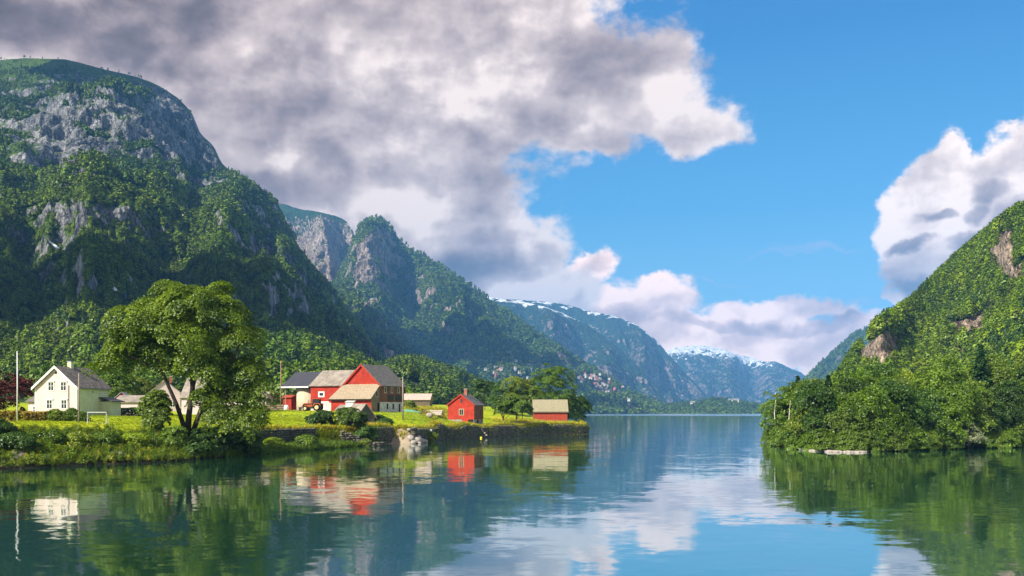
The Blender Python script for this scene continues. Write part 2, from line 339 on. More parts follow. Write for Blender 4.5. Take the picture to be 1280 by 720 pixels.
# ------------------------------------------------------------------ mountains: each lofted from its foot line to its crest line and down the far side
def crom(P, u):
    """Catmull-Rom through rows of P at parameters u in 0..len-1"""
    P = np.asarray(P, float); n = len(P); i = np.clip(np.floor(u).astype(int), 0, n-2); f = (u-i)[:, None]
    a, b, c, d = (P[np.clip(i+k, 0, n-1)] for k in (-1, 0, 1, 2))
    return .5*((2*b)+(c-a)*f+(2*a-5*b+4*c-d)*f*f+(3*b-a-3*c+d)*f**3)
def loft(name, ridge, foot, nS, nT, prof, mat, amp=30., rib=0., ribf=1/400., fine=8., seed=0, rock=None, spots=(), back=.3, backT=14, kind='structure',
         rockn=1/300., snow=None, cliffs=(), meadow=None, steps=0., env0=(0, .12), jag=0):
    rd = np.array([list(W(*q)) for q in ridge]); ft = np.array([[X(q[0], q[1]), q[1], q[2]] for q in foot])
    u = np.linspace(0, len(ridge)-1, nS)
    assert len(rd) == len(ft), (name, len(rd), len(ft))
    seg = np.hypot(*np.diff(rd[:, :2], axis=0).T)+.25*np.hypot(*np.diff(ft[:, :2], axis=0).T)
    cum = np.concatenate([[0], np.cumsum(seg)]); u = np.interp(np.linspace(0, cum[-1], nS), cum, np.arange(len(cum)))
    Rg = crom(rd, u)*.5+np.stack([np.interp(u, np.arange(len(rd)), rd[:, k]) for k in range(3)], 1)*.5; Ft = crom(ft, u)
    t1 = np.linspace(0, 1, nT); tb = 1+np.linspace(0, 1, backT+1)[1:]*back; t = np.concatenate([t1, tb])
    T = t[None, :]; dxy = (Rg-Ft)[:, None, :2]
    XY = Ft[:, None, :2]+dxy*T[..., None]
    pf = prof(np.clip(T, 0, 1)); H = (Rg[:, 2]-Ft[:, 2])[:, None]
    Z = Ft[:, 2][:, None]+H*pf; Z = np.where(T > 1, Rg[:, 2][:, None]-(H+20)*((T-1)/back)**1.4, Z)
    env = np.where(T <= 1, sst(env0[0], env0[1], T)*(1-.86*sst(.80, 1., T)), .14+.4*(T-1))
    L = np.hypot(dxy[..., 0], dxy[..., 1]); D = -dxy/np.maximum(L, 1)[..., None]       # outward = towards the foot
    S = np.repeat(cum[-1]*np.linspace(0, 1, nS)[:, None], len(t), 1)
    sx = XY[..., 0]; sy = XY[..., 1]
    rb = fbm(S*ribf+seed, T*1.6+seed, 0, 4, .5, True); rb = rb-.2
    nz = fbm(sx/260+seed, sy/260, Z/260, 6, .55)
    out = rib*rb*env+amp*nz*env
    cl = fbm(sx/90+seed+9, sy/90, Z/60, 4, .55)*fine*env
    out = out+cl
    for (px, py, rx, ry, h) in cliffs:                     # local bulges (+) and gullies (-) on the face
        pxs = 640+FPX*sx/sy; pys = HOR-(Z-CAMH)*FPX/sy
        q = ((pxs-px)/rx)**2+((pys-py)/ry)**2; out = out+h*np.exp(-q)*np.where(T <= 1, 1, 0)*(1-.8*sst(.85, 1, T))
    if jag:
        pxs = 640+FPX*sx/sy; pys = HOR-(Z-CAMH)*FPX/sy; mk = 0*Z
        for (px, py, rx, ry, s_) in spots:
            if s_ > .3: mk = np.maximum(mk, np.clip(1.6-1.1*np.sqrt(((pxs-px)/rx)**2+((pys-py)/ry)**2), 0, 1))
        jz = fbm(sx/jag, sy/jag, Z/(jag*.45)+seed, 5, .62, True); out = out+mk*jag*.42*jz*sst(0, .1, 1.02-T)
    XY = XY+D*out[..., None]; Z = Z+.45*out
    if steps: Z = Z+steps*env*np.sin(Z/steps*.5+2.5*fbm(sx/300, sy/300, seed, 3))
    # keep the crest the skyline
    lim = ((Rg[:, 2]-CAMH)/Rg[:, 1])[:, None]-.0035*(1-T)/.2
    lim = lim+.0012*fbm(S/70, T*3, seed, 3)*(Rg[:, 1:2] > 0)
    Z = np.where((T <= 1), np.minimum(Z, CAMH+lim*XY[..., 1]), Z)
    Z = np.where(T <= 0.0, Ft[:, 2][:, None], Z)
    V = np.stack([XY[..., 0], XY[..., 1], Z], -1)
    n, k = V.shape[:2]; idx = np.arange(n*k).reshape(n, k)
    F = np.stack([idx[:-1, :-1], idx[1:, :-1], idx[1:, 1:], idx[:-1, 1:]], -1).reshape(-1, 4)
    # slope
    e1 = np.gradient(V, axis=0); e2 = np.gradient(V, axis=1); N = np.cross(e1, e2); N /= np.maximum(np.linalg.norm(N, axis=-1), 1e-9)[..., None]
    if N[..., 2].mean() < 0: N = -N; F = F[:, ::-1]
    slope = 1-np.clip(N[..., 2], 0, 1)
    pxs = 640+FPX*V[..., 0]/V[..., 1]; pys = HOR-(Z-CAMH)*FPX/V[..., 1]
    rk = rock(T, V, slope) if rock else np.zeros_like(Z)
    rk = rk+0*Z
    for (px, py, rx, ry, s_) in spots:
        q = np.sqrt(((pxs-px)/rx)**2+((pys-py)/ry)**2); rk = rk+s_*np.clip(1.3-q, 0, 1)
    va = {'rock': rk}
    if snow: va['snow'] = snow(T, V, slope, pxs, pys)+0*Z
    if meadow: va['meadow'] = meadow(T, V, pxs, pys)+0*Z
    o = npmesh(name, V.reshape(-1, 3), F, mat, None, True, vattr=va); o['kind'] = kind
    return dict(o=o, V=V, rock=rk, slope=slope, N=N, T=T+0*Z, px=pxs, py=pys, nT=nT)

ROCK_B = ((.10, .115, .14, 1), (.36, .37, .39, 1))
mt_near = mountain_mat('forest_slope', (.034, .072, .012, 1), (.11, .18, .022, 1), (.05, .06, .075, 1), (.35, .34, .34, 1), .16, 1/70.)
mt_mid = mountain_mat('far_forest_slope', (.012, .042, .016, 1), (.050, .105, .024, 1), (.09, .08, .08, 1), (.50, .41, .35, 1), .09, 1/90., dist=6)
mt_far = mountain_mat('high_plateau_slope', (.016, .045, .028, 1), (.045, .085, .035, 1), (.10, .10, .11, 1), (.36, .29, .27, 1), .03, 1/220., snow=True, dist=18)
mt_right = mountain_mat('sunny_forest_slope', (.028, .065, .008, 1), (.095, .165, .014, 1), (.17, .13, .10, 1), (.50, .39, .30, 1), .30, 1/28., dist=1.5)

def rock_big(T, V, s):
    n = fbm(V[..., 0]/420, V[..., 1]/420, V[..., 2]/200, 4)
    return -.14+1.0*sst(.45, .85, s)+.34*n+.30*sst(.74, .88, T)*sst(1., .93, T)
M1 = loft('left_mountain',
  [(-700,60,3300),(-450,95,3200),(-200,80,3050),(-40,76,2950),(40,73,2900),(85,75,2860),(120,84,2800),(170,96,2740),(200,108,2700),(222,122,2660),(240,142,2600),(250,165,2550),
   (268,184,2500),(279,206,2450),(300,221,2400),(335,243,2300),(352,262,2200),(363,288,2100),(380,318,1980),(397,343,1880),(425,372,1780),(448,400,1680),(468,432,1580),(492,462,1480),(520,492,1400),(552,516,1350)],
  [(-700,560,12),(-450,540,12),(-250,520,11),(-100,500,10),(-20,480,10),(20,470,9),(50,465,9),(80,465,9),(110,470,9),(140,480,9),(165,490,9),(190,510,9),
   (215,530,9),(240,550,9),(262,580,9),(290,620,9),(315,660,9),(338,710,9),(360,760,8),(382,820,8),(405,880,8),(428,950,7),(450,1020,6),(478,1100,5),(510,1180,3),(548,1260,-3)],
  620, 420, lambda t: .62*t+.38*(t**2.1), mt_near, amp=80, rib=62, ribf=1/620., fine=11, seed=3.3, rock=rock_big, steps=9.,
  jag=70, spots=[(150,150,170,50,.62),(90,205,70,24,.3),(225,190,60,45,.45),(60,170,90,40,.3),(150,235,40,12,.25),(95,265,75,22,.65),(170,290,60,14,.35),(255,232,46,12,.6),(330,310,30,28,.55),(320,270,28,16,.4),(370,360,18,45,.4),
         (150,262,20,10,.45),(100,318,60,12,.35),(90,425,50,8,.75),(60,350,60,14,.2),(215,380,40,10,.15),
         (40,280,90,22,-.5),(180,245,80,14,-.5),(200,310,90,24,-.6),(60,240,90,14,-.6),(120,78,140,8,-.5),(330,430,60,30,-.6)],
  cliffs=[(290,300,36,70,90),(215,330,40,70,-50),(110,250,60,60,15),(350,380,30,50,70),(30,300,40,60,-70),(170,140,60,30,50)])
M1B = loft('low_forest_hill',
  [(60,500,900),(150,470,900),(220,430,920),(270,405,930),(300,401,930),(340,408,920),(380,424,900),(415,440,880),(445,455,870),(475,470,860),(505,488,850),(540,512,840)],
  [(40,400,9),(140,400,9),(205,400,9),(255,400,9),(290,400,9),(330,410,9),(372,420,9),(408,430,9),(440,440,9),(470,450,9),(500,470,9),(536,500,7)],
  220, 120, lambda t: .7*t+.3*t*t, mt_near, amp=18, rib=26, ribf=1/200., fine=7, seed=8.1, rock=lambda T, V, s: -.1+0*T)
M1C = loft('round_wooded_hill',
  [(440,500,1150),(465,470,1150),(480,461,1150),(500,455,1150),(520,455,1160),(545,462,1170),(575,472,1190),(605,486,1210),(640,498,1240),(675,508,1280),(700,518,1300)],
  [(440,620,9),(465,600,9),(480,590,9),(498,585,9),(515,590,9),(540,600,8),(570,630,7),(600,690,5),(636,780,2),(670,900,-2),(695,1000,-4)],
  200, 100, lambda t: t, mt_near, amp=20, rib=26, ribf=1/260., fine=7, seed=5.7, rock=lambda T, V, s: -.1+0*T,
  spots=[(512,488,30,12,1.1),(535,496,20,8,.8)])
M2A = loft('domed_mountain',
  [(290,262,6000),(330,256,5900),(352,254,5800),(375,261,5700),(400,265,5600),(420,270,5550),(433,276,5500),(441,287,5400),(447,305,5300),(455,335,5200),(470,380,5100),(500,430,5000)],
  [(250,3300,20),(290,3300,20),(315,3300,20),(340,3300,20),(365,3300,20),(390,3300,20),(410,3300,20),(425,3300,20),(437,3300,20),(450,3300,20),(468,3300,20),(495,3300,20)],
  260, 260, lambda t: .35*t+.65*t**2.2, mt_mid, amp=110, rib=130, ribf=1/500., fine=34, seed=1.9, rock=lambda T, V, s: .05+1.0*sst(.35, .8, s)+.25*fbm(V[..., 0]/500, V[..., 1]/500, V[..., 2]/300, 3),
  jag=110, spots=[(400,300,60,50,.45),(375,275,30,20,-.6),(372,300,30,16,-.5),(425,270,14,8,-.4)], cliffs=[(405,310,22,50,160),(432,320,12,50,-150)], steps=14)
M2 = loft('knob_mountain',
  [(372,470,4300),(388,425,4400),(404,385,4500),(420,350,4600),(432,322,4680),(441,300,4720),(450,283,4760),(459,276,4780),(470,273,4800),(481,277,4800),(489,285,4780),(499,298,4740),(515,312,4660),(535,321,4560),(550,331,4480),(565,343,4400),(585,356,4300),
   (612,374,4180),(640,394,4060),(665,413,3960),(690,430,3860),(715,447,3780),(740,462,3700),(765,478,3640),(795,495,3580),(825,508,3540),(850,518,3500)],
  [(380,2300,15),(392,2320,15),(404,2340,15),(416,2360,15),(428,2380,15),(440,2400,15),(450,2420,14),(460,2430,13),(470,2440,12),(482,2450,10),(494,2460,8),(508,2480,6),(525,2500,4),(545,2520,2),(562,2540,0),(580,2560,-3),(600,2580,-3),
   (628,2600,-3),(655,2620,-3),(680,2650,-3),(703,2680,-3),(726,2700,-3),(748,2740,-3),(772,2790,-3),(798,2840,-3),(824,2900,-3),(848,2960,-3)],
  560, 380, lambda t: .50*t+.50*t**2.3, mt_mid, amp=90, rib=120, ribf=1/520., fine=26, seed=6.4,
  rock=lambda T, V, s: -.12+.9*sst(.42, .85, s)+.35*fbm(V[..., 0]/450, V[..., 1]/450, V[..., 2]/250, 3),
  jag=90, spots=[(468,305,26,28,.85),(450,335,16,30,.5),(465,345,22,14,.4),(480,400,20,14,.35),(500,395,14,18,.3),(468,278,16,6,-.7),(492,342,10,20,-.3),(650,460,70,14,-.5)],
  cliffs=[(466,320,18,40,130),(500,330,16,40,-120),(530,360,26,50,-70),(565,400,30,50,90),(620,440,40,40,60)], steps=8,
  meadow=lambda T, V, px, py: np.maximum(0, .62-np.hypot((px-700)/110, (py-492+(px-700)*-.22)/16)*.5))
def snowy(top, w, k=1.):
    def f(T, V, s, px, py):
        ridgez = V[:, :, 2].max(axis=1)[:, None]
        return k*(.80-1.0*np.abs(ridgez-V[..., 2])/w)-.3*sst(.4, .9, s)-2*sst(560, 420, ridgez)
    return f
M3 = loft('snowy_plateau_front',
  [(540,372,7300),(585,370,7200),(612,371,7100),(640,375,7000),(668,380,6900),(700,390,6800),(735,407,6700),(765,428,6600),(795,455,6500),(820,482,6400),(840,503,6300),(856,518,6200)],
  [(560,4200,-3),(600,4200,-3),(625,4200,-3),(655,4250,-3),(682,4300,-3),(712,4350,-3),(745,4400,-3),(775,4450,-3),(802,4500,-3),(826,4550,-3),(845,4600,-3),(860,4650,-3)],
  420, 260, lambda t: .18*t+.82*t**1.5, mt_far, amp=90, rib=150, ribf=1/560., fine=34, seed=2.2,
  rock=lambda T, V, s: -.05+.9*sst(.45, .85, s)+.3*fbm(V[..., 0]/500, V[..., 1]/500, V[..., 2]/300, 3), snow=lambda T, V, s, px, py: snowy(0, 80, 1.)(T, V, s, px, py)-1.5*sst(700, 760, px), cliffs=[(690,430,14,40,160),(720,450,14,40,-160),(760,460,14,30,140)], steps=14,
  spots=[(720,465,16,22,.5),(755,470,12,20,.4)])
M3B = loft('snowy_plateau_rear',
  [(640,374,8600),(680,377,8500),(712,381,8400),(742,388,8300),(770,396,8200),(790,403,8100),(808,414,8000),(824,428,7900),(840,447,7800),(856,466,7700),(874,484,7600),(890,500,7500),(905,518,7400)],
  [(670,5600,-3),(700,5600,-3),(728,5600,-3),(756,5600,-3),(782,5600,-3),(800,5600,-3),(817,5600,-3),(832,5600,-3),(847,5600,-3),(862,5600,-3),(879,5600,-3),(894,5600,-3),(908,5600,-3)],
  360, 240, lambda t: .12*t+.88*t**1.4, mt_far, amp=90, rib=190, ribf=1/520., fine=36, seed=4.9,
  rock=lambda T, V, s: .0+.8*sst(.45, .85, s)+.3*fbm(V[..., 0]/500, V[..., 1]/500, V[..., 2]/300, 3), snow=snowy(0, 60, .8), cliffs=[(800,450,12,40,180),(825,470,10,30,-150)], steps=14,
  spots=[(832,470,14,20,.5)])
M4 = loft('distant_snow_mountain',
  [(800,452,10800),(825,441,10700),(845,434,10600),(865,432,10500),(885,432,10450),(905,437,10400),(925,444,10350),(940,446,10300),(955,452,10200),(970,452,10100),(985,459,10000),(1000,465,9900),(1018,478,9800),(1040,492,9700),(1070,505,9600)],
  [(810,7600,-3),(830,7600,-3),(848,7600,-3),(866,7600,-3),(884,7600,-3),(902,7600,-3),(920,7600,-3),(936,7600,-3),(952,7600,-3),(968,7600,-3),(984,7600,-3),(1000,7600,-3),(1018,7600,-3),(1040,7600,-3),(1070,7600,-3)],
  360, 220, lambda t: .45*t+.55*t**1.3, mt_far, amp=130, rib=170, ribf=1/700., fine=44, seed=7.3,
  rock=lambda T, V, s: .05+.7*sst(.35, .8, s)+.3*fbm(V[..., 0]/500, V[..., 1]/500, V[..., 2]/300, 3), snow=lambda T, V, s, px, py: snowy(0, 260, 1.35)(T, V, s, px, py)-.35*sst(900, 1000, px), cliffs=[(915,470,12,30,200),(940,470,12,30,-200),(880,480,30,20,150)])
M6 = loft('blue_mountain_across',
  [(1240,360,5200),(1180,375,5100),(1140,386,5000),(1110,402,4900),(1090,410,4800),(1070,418,4700),(1050,434,4600),(1030,452,4500),(1012,470,4400),(998,486,4300),(985,502,4250),(972,518,4200)],
  [(1300,2900,-3),(1250,2900,-3),(1200,2900,-3),(1165,2900,-3),(1135,2900,-3),(1108,2900,-3),(1080,2950,-3),(1055,3000,-3),(1032,3100,-3),(1012,3200,-3),(995,3300,-3),(978,3400,-3)],
  260, 200, lambda t: .5*t+.5*t**1.6, mt_mid, amp=70, rib=110, ribf=1/420., fine=26, seed=9.2, rock=lambda T, V, s: -.05+.7*sst(.4, .8, s)+.3*fbm(V[..., 0]/400, V[..., 1]/400, V[..., 2]/200, 3))
M7 = loft('far_wooded_headland',
  [(740,516,3400),(780,513,3380),(820,510,3360),(850,507,3340),(875,503,3320),(900,501,3310),(925,504,3300),(945,508,3300),(962,512,3300),(985,517.5,3300)],
  [(742,2860,-3),(780,2870,-3),(815,2880,-3),(845,2890,-3),(872,2900,-3),(898,2900,-3),(924,2900,-3),(945,2900,-3),(963,2910,-3),(985,2920,-3)],
  220, 50, lambda t: 1-(1-t)**1.6, mt_mid, amp=10, rib=12, ribf=1/150., fine=9, seed=1.1, rock=lambda T, V, s: -.2+0*T)
M5 = loft('right_mountain',
  [(2300,69,560),(1900,69,700),(1600,89,800),(1450,149,860),(1350,209,910),(1280,259,950),(1240,290,970),(1210,315,985),(1180,341,1000),(1150,373,1020),(1125,397,1030),(1105,413,1040),(1090,429,1045),(1080,449,1050),(1074,471,1050),(1062,499,1050),(1046,519,1050),(1030,520,1050)],
  [(2300,130,-1.5),(1900,150,-1.5),(1600,165,-1.5),(1450,170,-1.5),(1350,174,-1.5),(1285,176,-1.5),(1240,172,-1.5),(1200,168,-1.5),(1160,163,-1.5),(1120,158,-1.5),(1070,155,-1.5),(1030,157,-1.5),(1000,166,-1.5),(975,182,-1.5),(960,205,-1.5),(958,250,-1.5),(968,380,-1.5),(985,600,-1.5)],
  520, 420, lambda t: .022*sst(0, .03, t)+.978*np.clip((t-.13)/.87, 0, 1)**1.15, mt_right, amp=34, rib=52, ribf=1/170., fine=13, seed=2.9, env0=(.12, .3),
  rock=lambda T, V, s: -.35+.65*sst(.5, .9, s)+.5*fbm(V[..., 0]/120, V[..., 1]/120, V[..., 2]/60, 3),
  spots=[(1100,446,30,26,2.6),(1208,412,32,15,2.0),(1256,325,18,22,2.2),(1190,440,18,9,1.5),(1115,416,14,7,1.3),(1278,415,20,11,2.0),(1135,412,9,7,1.2),(1272,352,18,12,1.4),(1182,342,8,6,1.),(1230,425,20,8,1.2),(1150,432,8,5,1.),(1240,372,12,5,1.0),(1205,455,14,5,1.),(1262,298,12,12,1.4),(1236,392,26,9,1.5),(1150,398,9,7,1.2),(1258,440,22,8,1.2),(1165,372,8,6,1.1)],
  jag=26, cliffs=[(1098,440,22,26,30),(1205,412,30,14,20),(1256,322,18,18,22)])

# ------------------------------------------------------------------ air
hm = bpy.data.materials.new('haze'); hm.use_nodes = True; ht = NT(hm.node_tree); ht.n.clear()
pv = ht.new('ShaderNodeVolumePrincipled'); pv.inputs['Color'].default_value = (.16, .46, .95, 1); pv.inputs['Density'].default_value = .000082; pv.inputs['Anisotropy'].default_value = -.25
ho = ht.new('ShaderNodeOutputMaterial'); ht.l.new(pv.outputs[0], ho.inputs['Volume'])
hb = MB(); hb.box(-5200, 5600, -320, 11900, -40, 1330); hz = hb.build('haze', hm); tag(hz, 'thin blue air haze filling the fjord valley', 'haze', kind='stuff')

# ------------------------------------------------------------------ water
m, t, p = material('fjord_water')
P = t.new('ShaderNodeNewGeometry').outputs['Position']; sx, sy, sz = t.sep(P)
ca = t.noise(t.mapping(P, scale=(.9, 1.5, 1)), .55, 3, .55, color=True)
cb = t.noise(t.mapping(P, scale=(.5, 1.2, 1)), .14, 2, .5, color=True)
pat = t.rng(t.noise(t.mapping(P, scale=(.35, 1.3, 1), rot=(0, 0, R(-12))), .045, 4, .6), .42, .66, .25, 1.)
ruf = t.rng(sy, 1300., 1700., 0., 1., True)
k = t.m('ADD', t.m('MULTIPLY', pat, .075), t.m('MULTIPLY', ruf, .16))
v1 = t.vm('SCALE', t.vm('SUBTRACT', ca, (.5, .5, .5)), scale=k)
cc = t.noise(t.mapping(P, scale=(.8, 1.8, 1)), 1.7, 2, .5, color=True); v3 = t.vm('SCALE', t.vm('SUBTRACT', cc, (.5, .5, .5)), scale=t.m('MULTIPLY', k, .6)); v1 = t.vm('ADD', v1, v3)
v2 = t.vm('SCALE', t.vm('SUBTRACT', cb, (.5, .5, .5)), scale=.016)
vv = t.vm('MULTIPLY', t.vm('ADD', v1, v2), (1, 1, 0))
nr = t.vm('NORMALIZE', t.vm('ADD', vv, (0, 0, 1)))
t.put(p.inputs['Normal'], nr); t.put(p.inputs['Base Color'], (.016, .070, .040, 1))
t.put(p.inputs['Roughness'], t.m('ADD', .04, t.m('MULTIPLY', ruf, .15))); p.inputs['IOR'].default_value = 1.8
gl = t.new('ShaderNodeBsdfGlossy'); gl.inputs['Color'].default_value = (.90, .98, .96, 1); t.put(gl.inputs['Normal'], nr); t.put(gl.inputs['Roughness'], t.m('ADD', .04, t.m('MULTIPLY', ruf, .15)))
mxw = t.new('ShaderNodeMixShader'); mxw.inputs[0].default_value = .5; t.l.new(p.outputs[0], mxw.inputs[1]); t.l.new(gl.outputs[0], mxw.inputs[2]); t.l.new(mxw.outputs[0], t.n['Material Output'].inputs[0])
wb = MB(); wb.add([(-5150,-300,0),(5550,-300,0),(5550,11850,0),(-5150,11850,0)], [(0,1,2,3)])
wa = wb.build('water', m); tag(wa, 'calm green and blue fjord water', kind='structure')
bb = MB(); bb.add([(-5150,-300,-9),(5550,-300,-9),(5550,11850,-9),(-5150,11850,-9)], [(0,1,2,3)])
tag(bb.build('seabed', simple('silt', (.05, .06, .04))), 'dark silt bed under the water', kind='structure')

# ------------------------------------------------------------------ foliage
def unit(v): return v/np.maximum(np.linalg.norm(v, axis=-1, keepdims=True), 1e-9)
def leaves(C, N, size, r, aspect=.62, fold=.18):
    """one folded diamond per leaf spray"""
    n = len(C); N = unit(N); a = unit(np.cross(N, r.normal(size=(n, 3)))); b = np.cross(N, a)
    s = (size*(.7+.6*r.random(n)))[:, None]
    V = np.stack([C-a*s, C-b*s*aspect+N*s*fold, C+a*s, C+b*s*aspect+N*s*fold], 1)
    return V.reshape(-1, 3), np.arange(n*4).reshape(n, 4)
def pads_leaves(pc, pn_, pr, n_each, r, flat=.22, droop=.25, jit=.55):
    k = len(pc); tot = np.maximum((n_each*(pr/pr.mean())**2).astype(int), 6); idx = np.repeat(np.arange(k), tot); n = len(idx)
    N = unit(pn_)[idx]; a = unit(np.cross(N, np.array([[.3, .2, .93]])+r.normal(size=(k, 3))[idx]*.4)); b = np.cross(N, a)
    rad = pr[idx]*np.sqrt(r.random(n))*(1+.25*np.sin(5*r.random(n))); th = r.random(n)*2*np.pi
    u = (rad*np.cos(th))[:, None]; v = (rad*np.sin(th))[:, None]
    q = (rad/pr[idx])[:, None]
    C = pc[idx]+a*u+b*v+N*(r.normal(size=(n, 1))*flat*pr[idx][:, None]*.5-droop*q*q*pr[idx][:, None])
    M = unit(N+unit(a*u+b*v)*q*.45+r.normal(size=(n, 3))*jit)
    return C, M
def crown_pads(ells, n, r, rr, outer=.55):
    """pads scattered through ellipsoids, most of them near the shell; returns centres, normals, radii"""
    ells = np.array(ells, float); vol = ells[:, 3]*ells[:, 4]*ells[:, 5]; vol = vol**.8; pk = r.choice(len(ells), n*3, p=vol/vol.sum())
    d = unit(r.normal(size=(n*3, 3))); d[:, 2] = np.where(d[:, 2] < -.35, -d[:, 2], d[:, 2])
    q = outer+(1.06-outer)*r.random(n*3)**.6; E = ells[pk]
    c = E[:, :3]+d*E[:, 3:6]*q[:, None]
    keep = []                                                  # poisson thinning
    for i in range(n*3):
        if all(((c[i]-c[j])**2).sum() > (rr*.62)**2 for j in keep[-160:]): keep.append(i)
        if len(keep) >= n: break
    keep = np.array(keep); c = c[keep]; d = d[keep]
    nn = unit(d*.8+np.array([0, 0, .75]))
    return c, nn, rr*(.55+.85*r.random(len(c)))
def branch_net(mb, base, limbs, pads, r, r0, tips=None, n=6):
    """limbs: list of polylines from the base; each pad is joined to the nearest lower limb point"""
    nodes = []
    for L, rad in limbs:
        L = [Vector(q) for q in L]; m = len(L)
        mb.tube(L, [rad*(1-.75*i/(m-1)) for i in range(m)], n+2)
        for i in range(m-1):
            for f in (0, .33, .66): nodes.append((L[i].lerp(L[i+1], f), rad*(1-.75*(i+f)/(m-1))))
        nodes.append((L[-1], rad*.25))
    P = sorted([Vector(q) for q in pads], key=lambda q: min((q-a).length for a, _ in nodes))
    for q in P:
        a, ra = min(nodes, key=lambda w_: (q-w_[0]).length+max(0, w_[0].z-q.z+.4)*1.5-w_[1]*1.5)
        L = (q-a).length
        if L < .3: continue
        mid = a.lerp(q, .5)+Vector((r.normal()*.06, r.normal()*.06, .08))*L
        rr_ = min(ra*.6, .02+.022*L)
        mb.tube([a, a.lerp(mid, .5)+Vector((r.normal(), r.normal(), r.normal()))*L*.03, mid, q], [rr_, rr_*.85, rr_*.65, rr_*.25], n-1, cap=False)
        nodes += [(mid, rr_*.65), (q, rr_*.3)]
bark = simple('bark', (.13, .10, .075), .9, .5, 3., bump=.6)
bark_birch = simple('birch_bark', (.55, .52, .46), .8, .4, 3., dirt=(.08, .07, .06, 1))
G_big = leafmat('maple_leaves', (.028, .072, .004), (.21, .30, .010), trans=.36, obj_var=.02)
G_leaf = leafmat('green_leaves', (.045, .10, .006), (.16, .26, .014), (.12, .18, .02), trans=.34)
G_dark = leafmat('dark_leaves', (.028, .070, .010), (.085, .16, .02), trans=.3)
G_pine = leafmat('spruce_needles', (.014, .045, .010), (.040, .100, .018), (.03, .08, .02), trans=.15)
G_yel = leafmat('yellow_green_leaves', (.10, .16, .012), (.27, .33, .03), trans=.35)
G_red = leafmat('copper_leaves', (.05, .010, .010), (.16, .035, .025), trans=.25)
G_grey = leafmat('pale_willow_leaves', (.14, .17, .08), (.30, .33, .18), trans=.25)
G_weed = leafmat('bank_weed_leaves', (.10, .17, .008), (.28, .36, .015), (.34, .33, .03), trans=.35, obj_var=.35)
G_hedge = leafmat('orange_tipped_leaves', (.16, .13, .015), (.38, .26, .03), trans=.3)
def tree_mesh(ells, npads, per, leaf, padr, seed, flat=.22, droop=.25, jit=.55, outer=.55, limbs=None, r0=.2, trunk_h=None, nlimb=5):
    """returns (trunk MB, leaf verts, leaf faces, rnd)"""
    r = np.random.default_rng(seed)
    c, nn, pr = crown_pads(ells, npads, r, padr, outer)
    C, M = pads_leaves(c, nn, pr, per, r, flat, droop, jit); V, F = leaves(C, M, np.full(len(C), leaf), r)
    rnd = np.clip(.5+.22*r.normal(size=len(C))+.8*fbm(C[:, 0]/padr*.4, C[:, 1]/padr*.4, C[:, 2]/padr*.4, 2), 0, 1)
    mb = MB()
    if limbs is None:
        e = np.array(ells, float); top = (e[:, 2]+e[:, 5]*.6).max(); th = trunk_h or max(.6, (e[:, 2]-e[:, 5]).min())
        limbs = [([(0,0,-.3),(r.normal()*.05,r.normal()*.05,th*.5),(r.normal()*.1,r.normal()*.1,th),(r.normal()*.3,r.normal()*.3,(th+top)/2),(r.normal()*.4,r.normal()*.4,top)], r0)]
        for i in range(nlimb):
            j = r.integers(len(e)); d = unit(r.normal(size=3)); d[2] = abs(d[2])*.7
            t_ = e[j, :3]+d*e[j, 3:6]*.6; s_ = np.array([0, 0, th*(.8+.5*r.random())])
            limbs.append(([s_, s_*.5+t_*.5+np.array([0, 0, .1*th]), t_], r0*.5))
    branch_net(mb, (0,0,0), limbs, c, r, r0)
    return mb, V, F, rnd
TREE_CACHE = {}
def plant_tree(name, label, cat, loc, key, gen, leafm, barkm=bark, group=None, rz=0., sc=1., trunkname='trunk', crownname='crown', sz=None):
    root = empty(name, loc, rz, label, cat, group); root.scale = (sc, sc, sz or sc)
    if key not in TREE_CACHE:
        mb, V, F, rnd = gen()
        a = mb.build(trunkname, barkm, root, True); b = npmesh(crownname, V, F, leafm, root, fattr={'rnd': rnd}); TREE_CACHE[key] = (a, b)
    else:
        for src in TREE_CACHE[key]:
            c = src.copy(); COL.objects.link(c); c.parent = root
            if leafm != b_mat(src) and src is TREE_CACHE[key][1]: pass
    return root
def b_mat(o): return o.data.materials[0]
def spruce_gen(H=12., seed=1, leaf=.28, rb=2.6):
    def g():
        r = np.random.default_rng(seed); mb = MB(); mb.tube([(0,0,-.3),(0,0,H*.5),(0,0,H*.97)], [.2,.12,.02], 7)
        Cs, Ns = [], []
        z = .9
        while z < H:
            f = 1-z/H; R0 = rb*(f**.8)*(.8+.4*r.random())+.12; nb_ = 6 if f > .3 else 5; a0 = r.random()*6
            for k in range(nb_):
                a = a0+k*2*np.pi/nb_+r.normal()*.2; L = R0*(.75+.5*r.random()); d = np.array([np.cos(a), np.sin(a), 0])
                tip = d*L+np.array([0, 0, z-.32*L]); 
                mb.tube([(0,0,z), tuple(d*L*.5+np.array([0,0,z-.05*L])), tuple(tip)], [.035,.025,.008], 4, False)
                n = int(9+26*L); q = r.random(n)**.7; side = np.array([-d[1], d[0], 0])
                c = d*(L*q)[:, None]+side*(r.normal(size=n)*.26*L*(1.1-q*.8))[:, None]+np.array([0,0,1.])*(z-.32*L*q*q-.12*r.random(n))[:, None]
                Cs.append(c); Ns.append(np.array([0,0,1.])+d*.5+r.normal(size=(n,3))*.45)
            z += .30+.25*f
        C = np.concatenate(Cs); N = np.concatenate(Ns); V, F = leaves(C, N, np.full(len(C), leaf), r, .45, .1)
        return mb, V, F, np.clip(.5+.25*r.normal(size=len(C)), 0, 1)
    return g

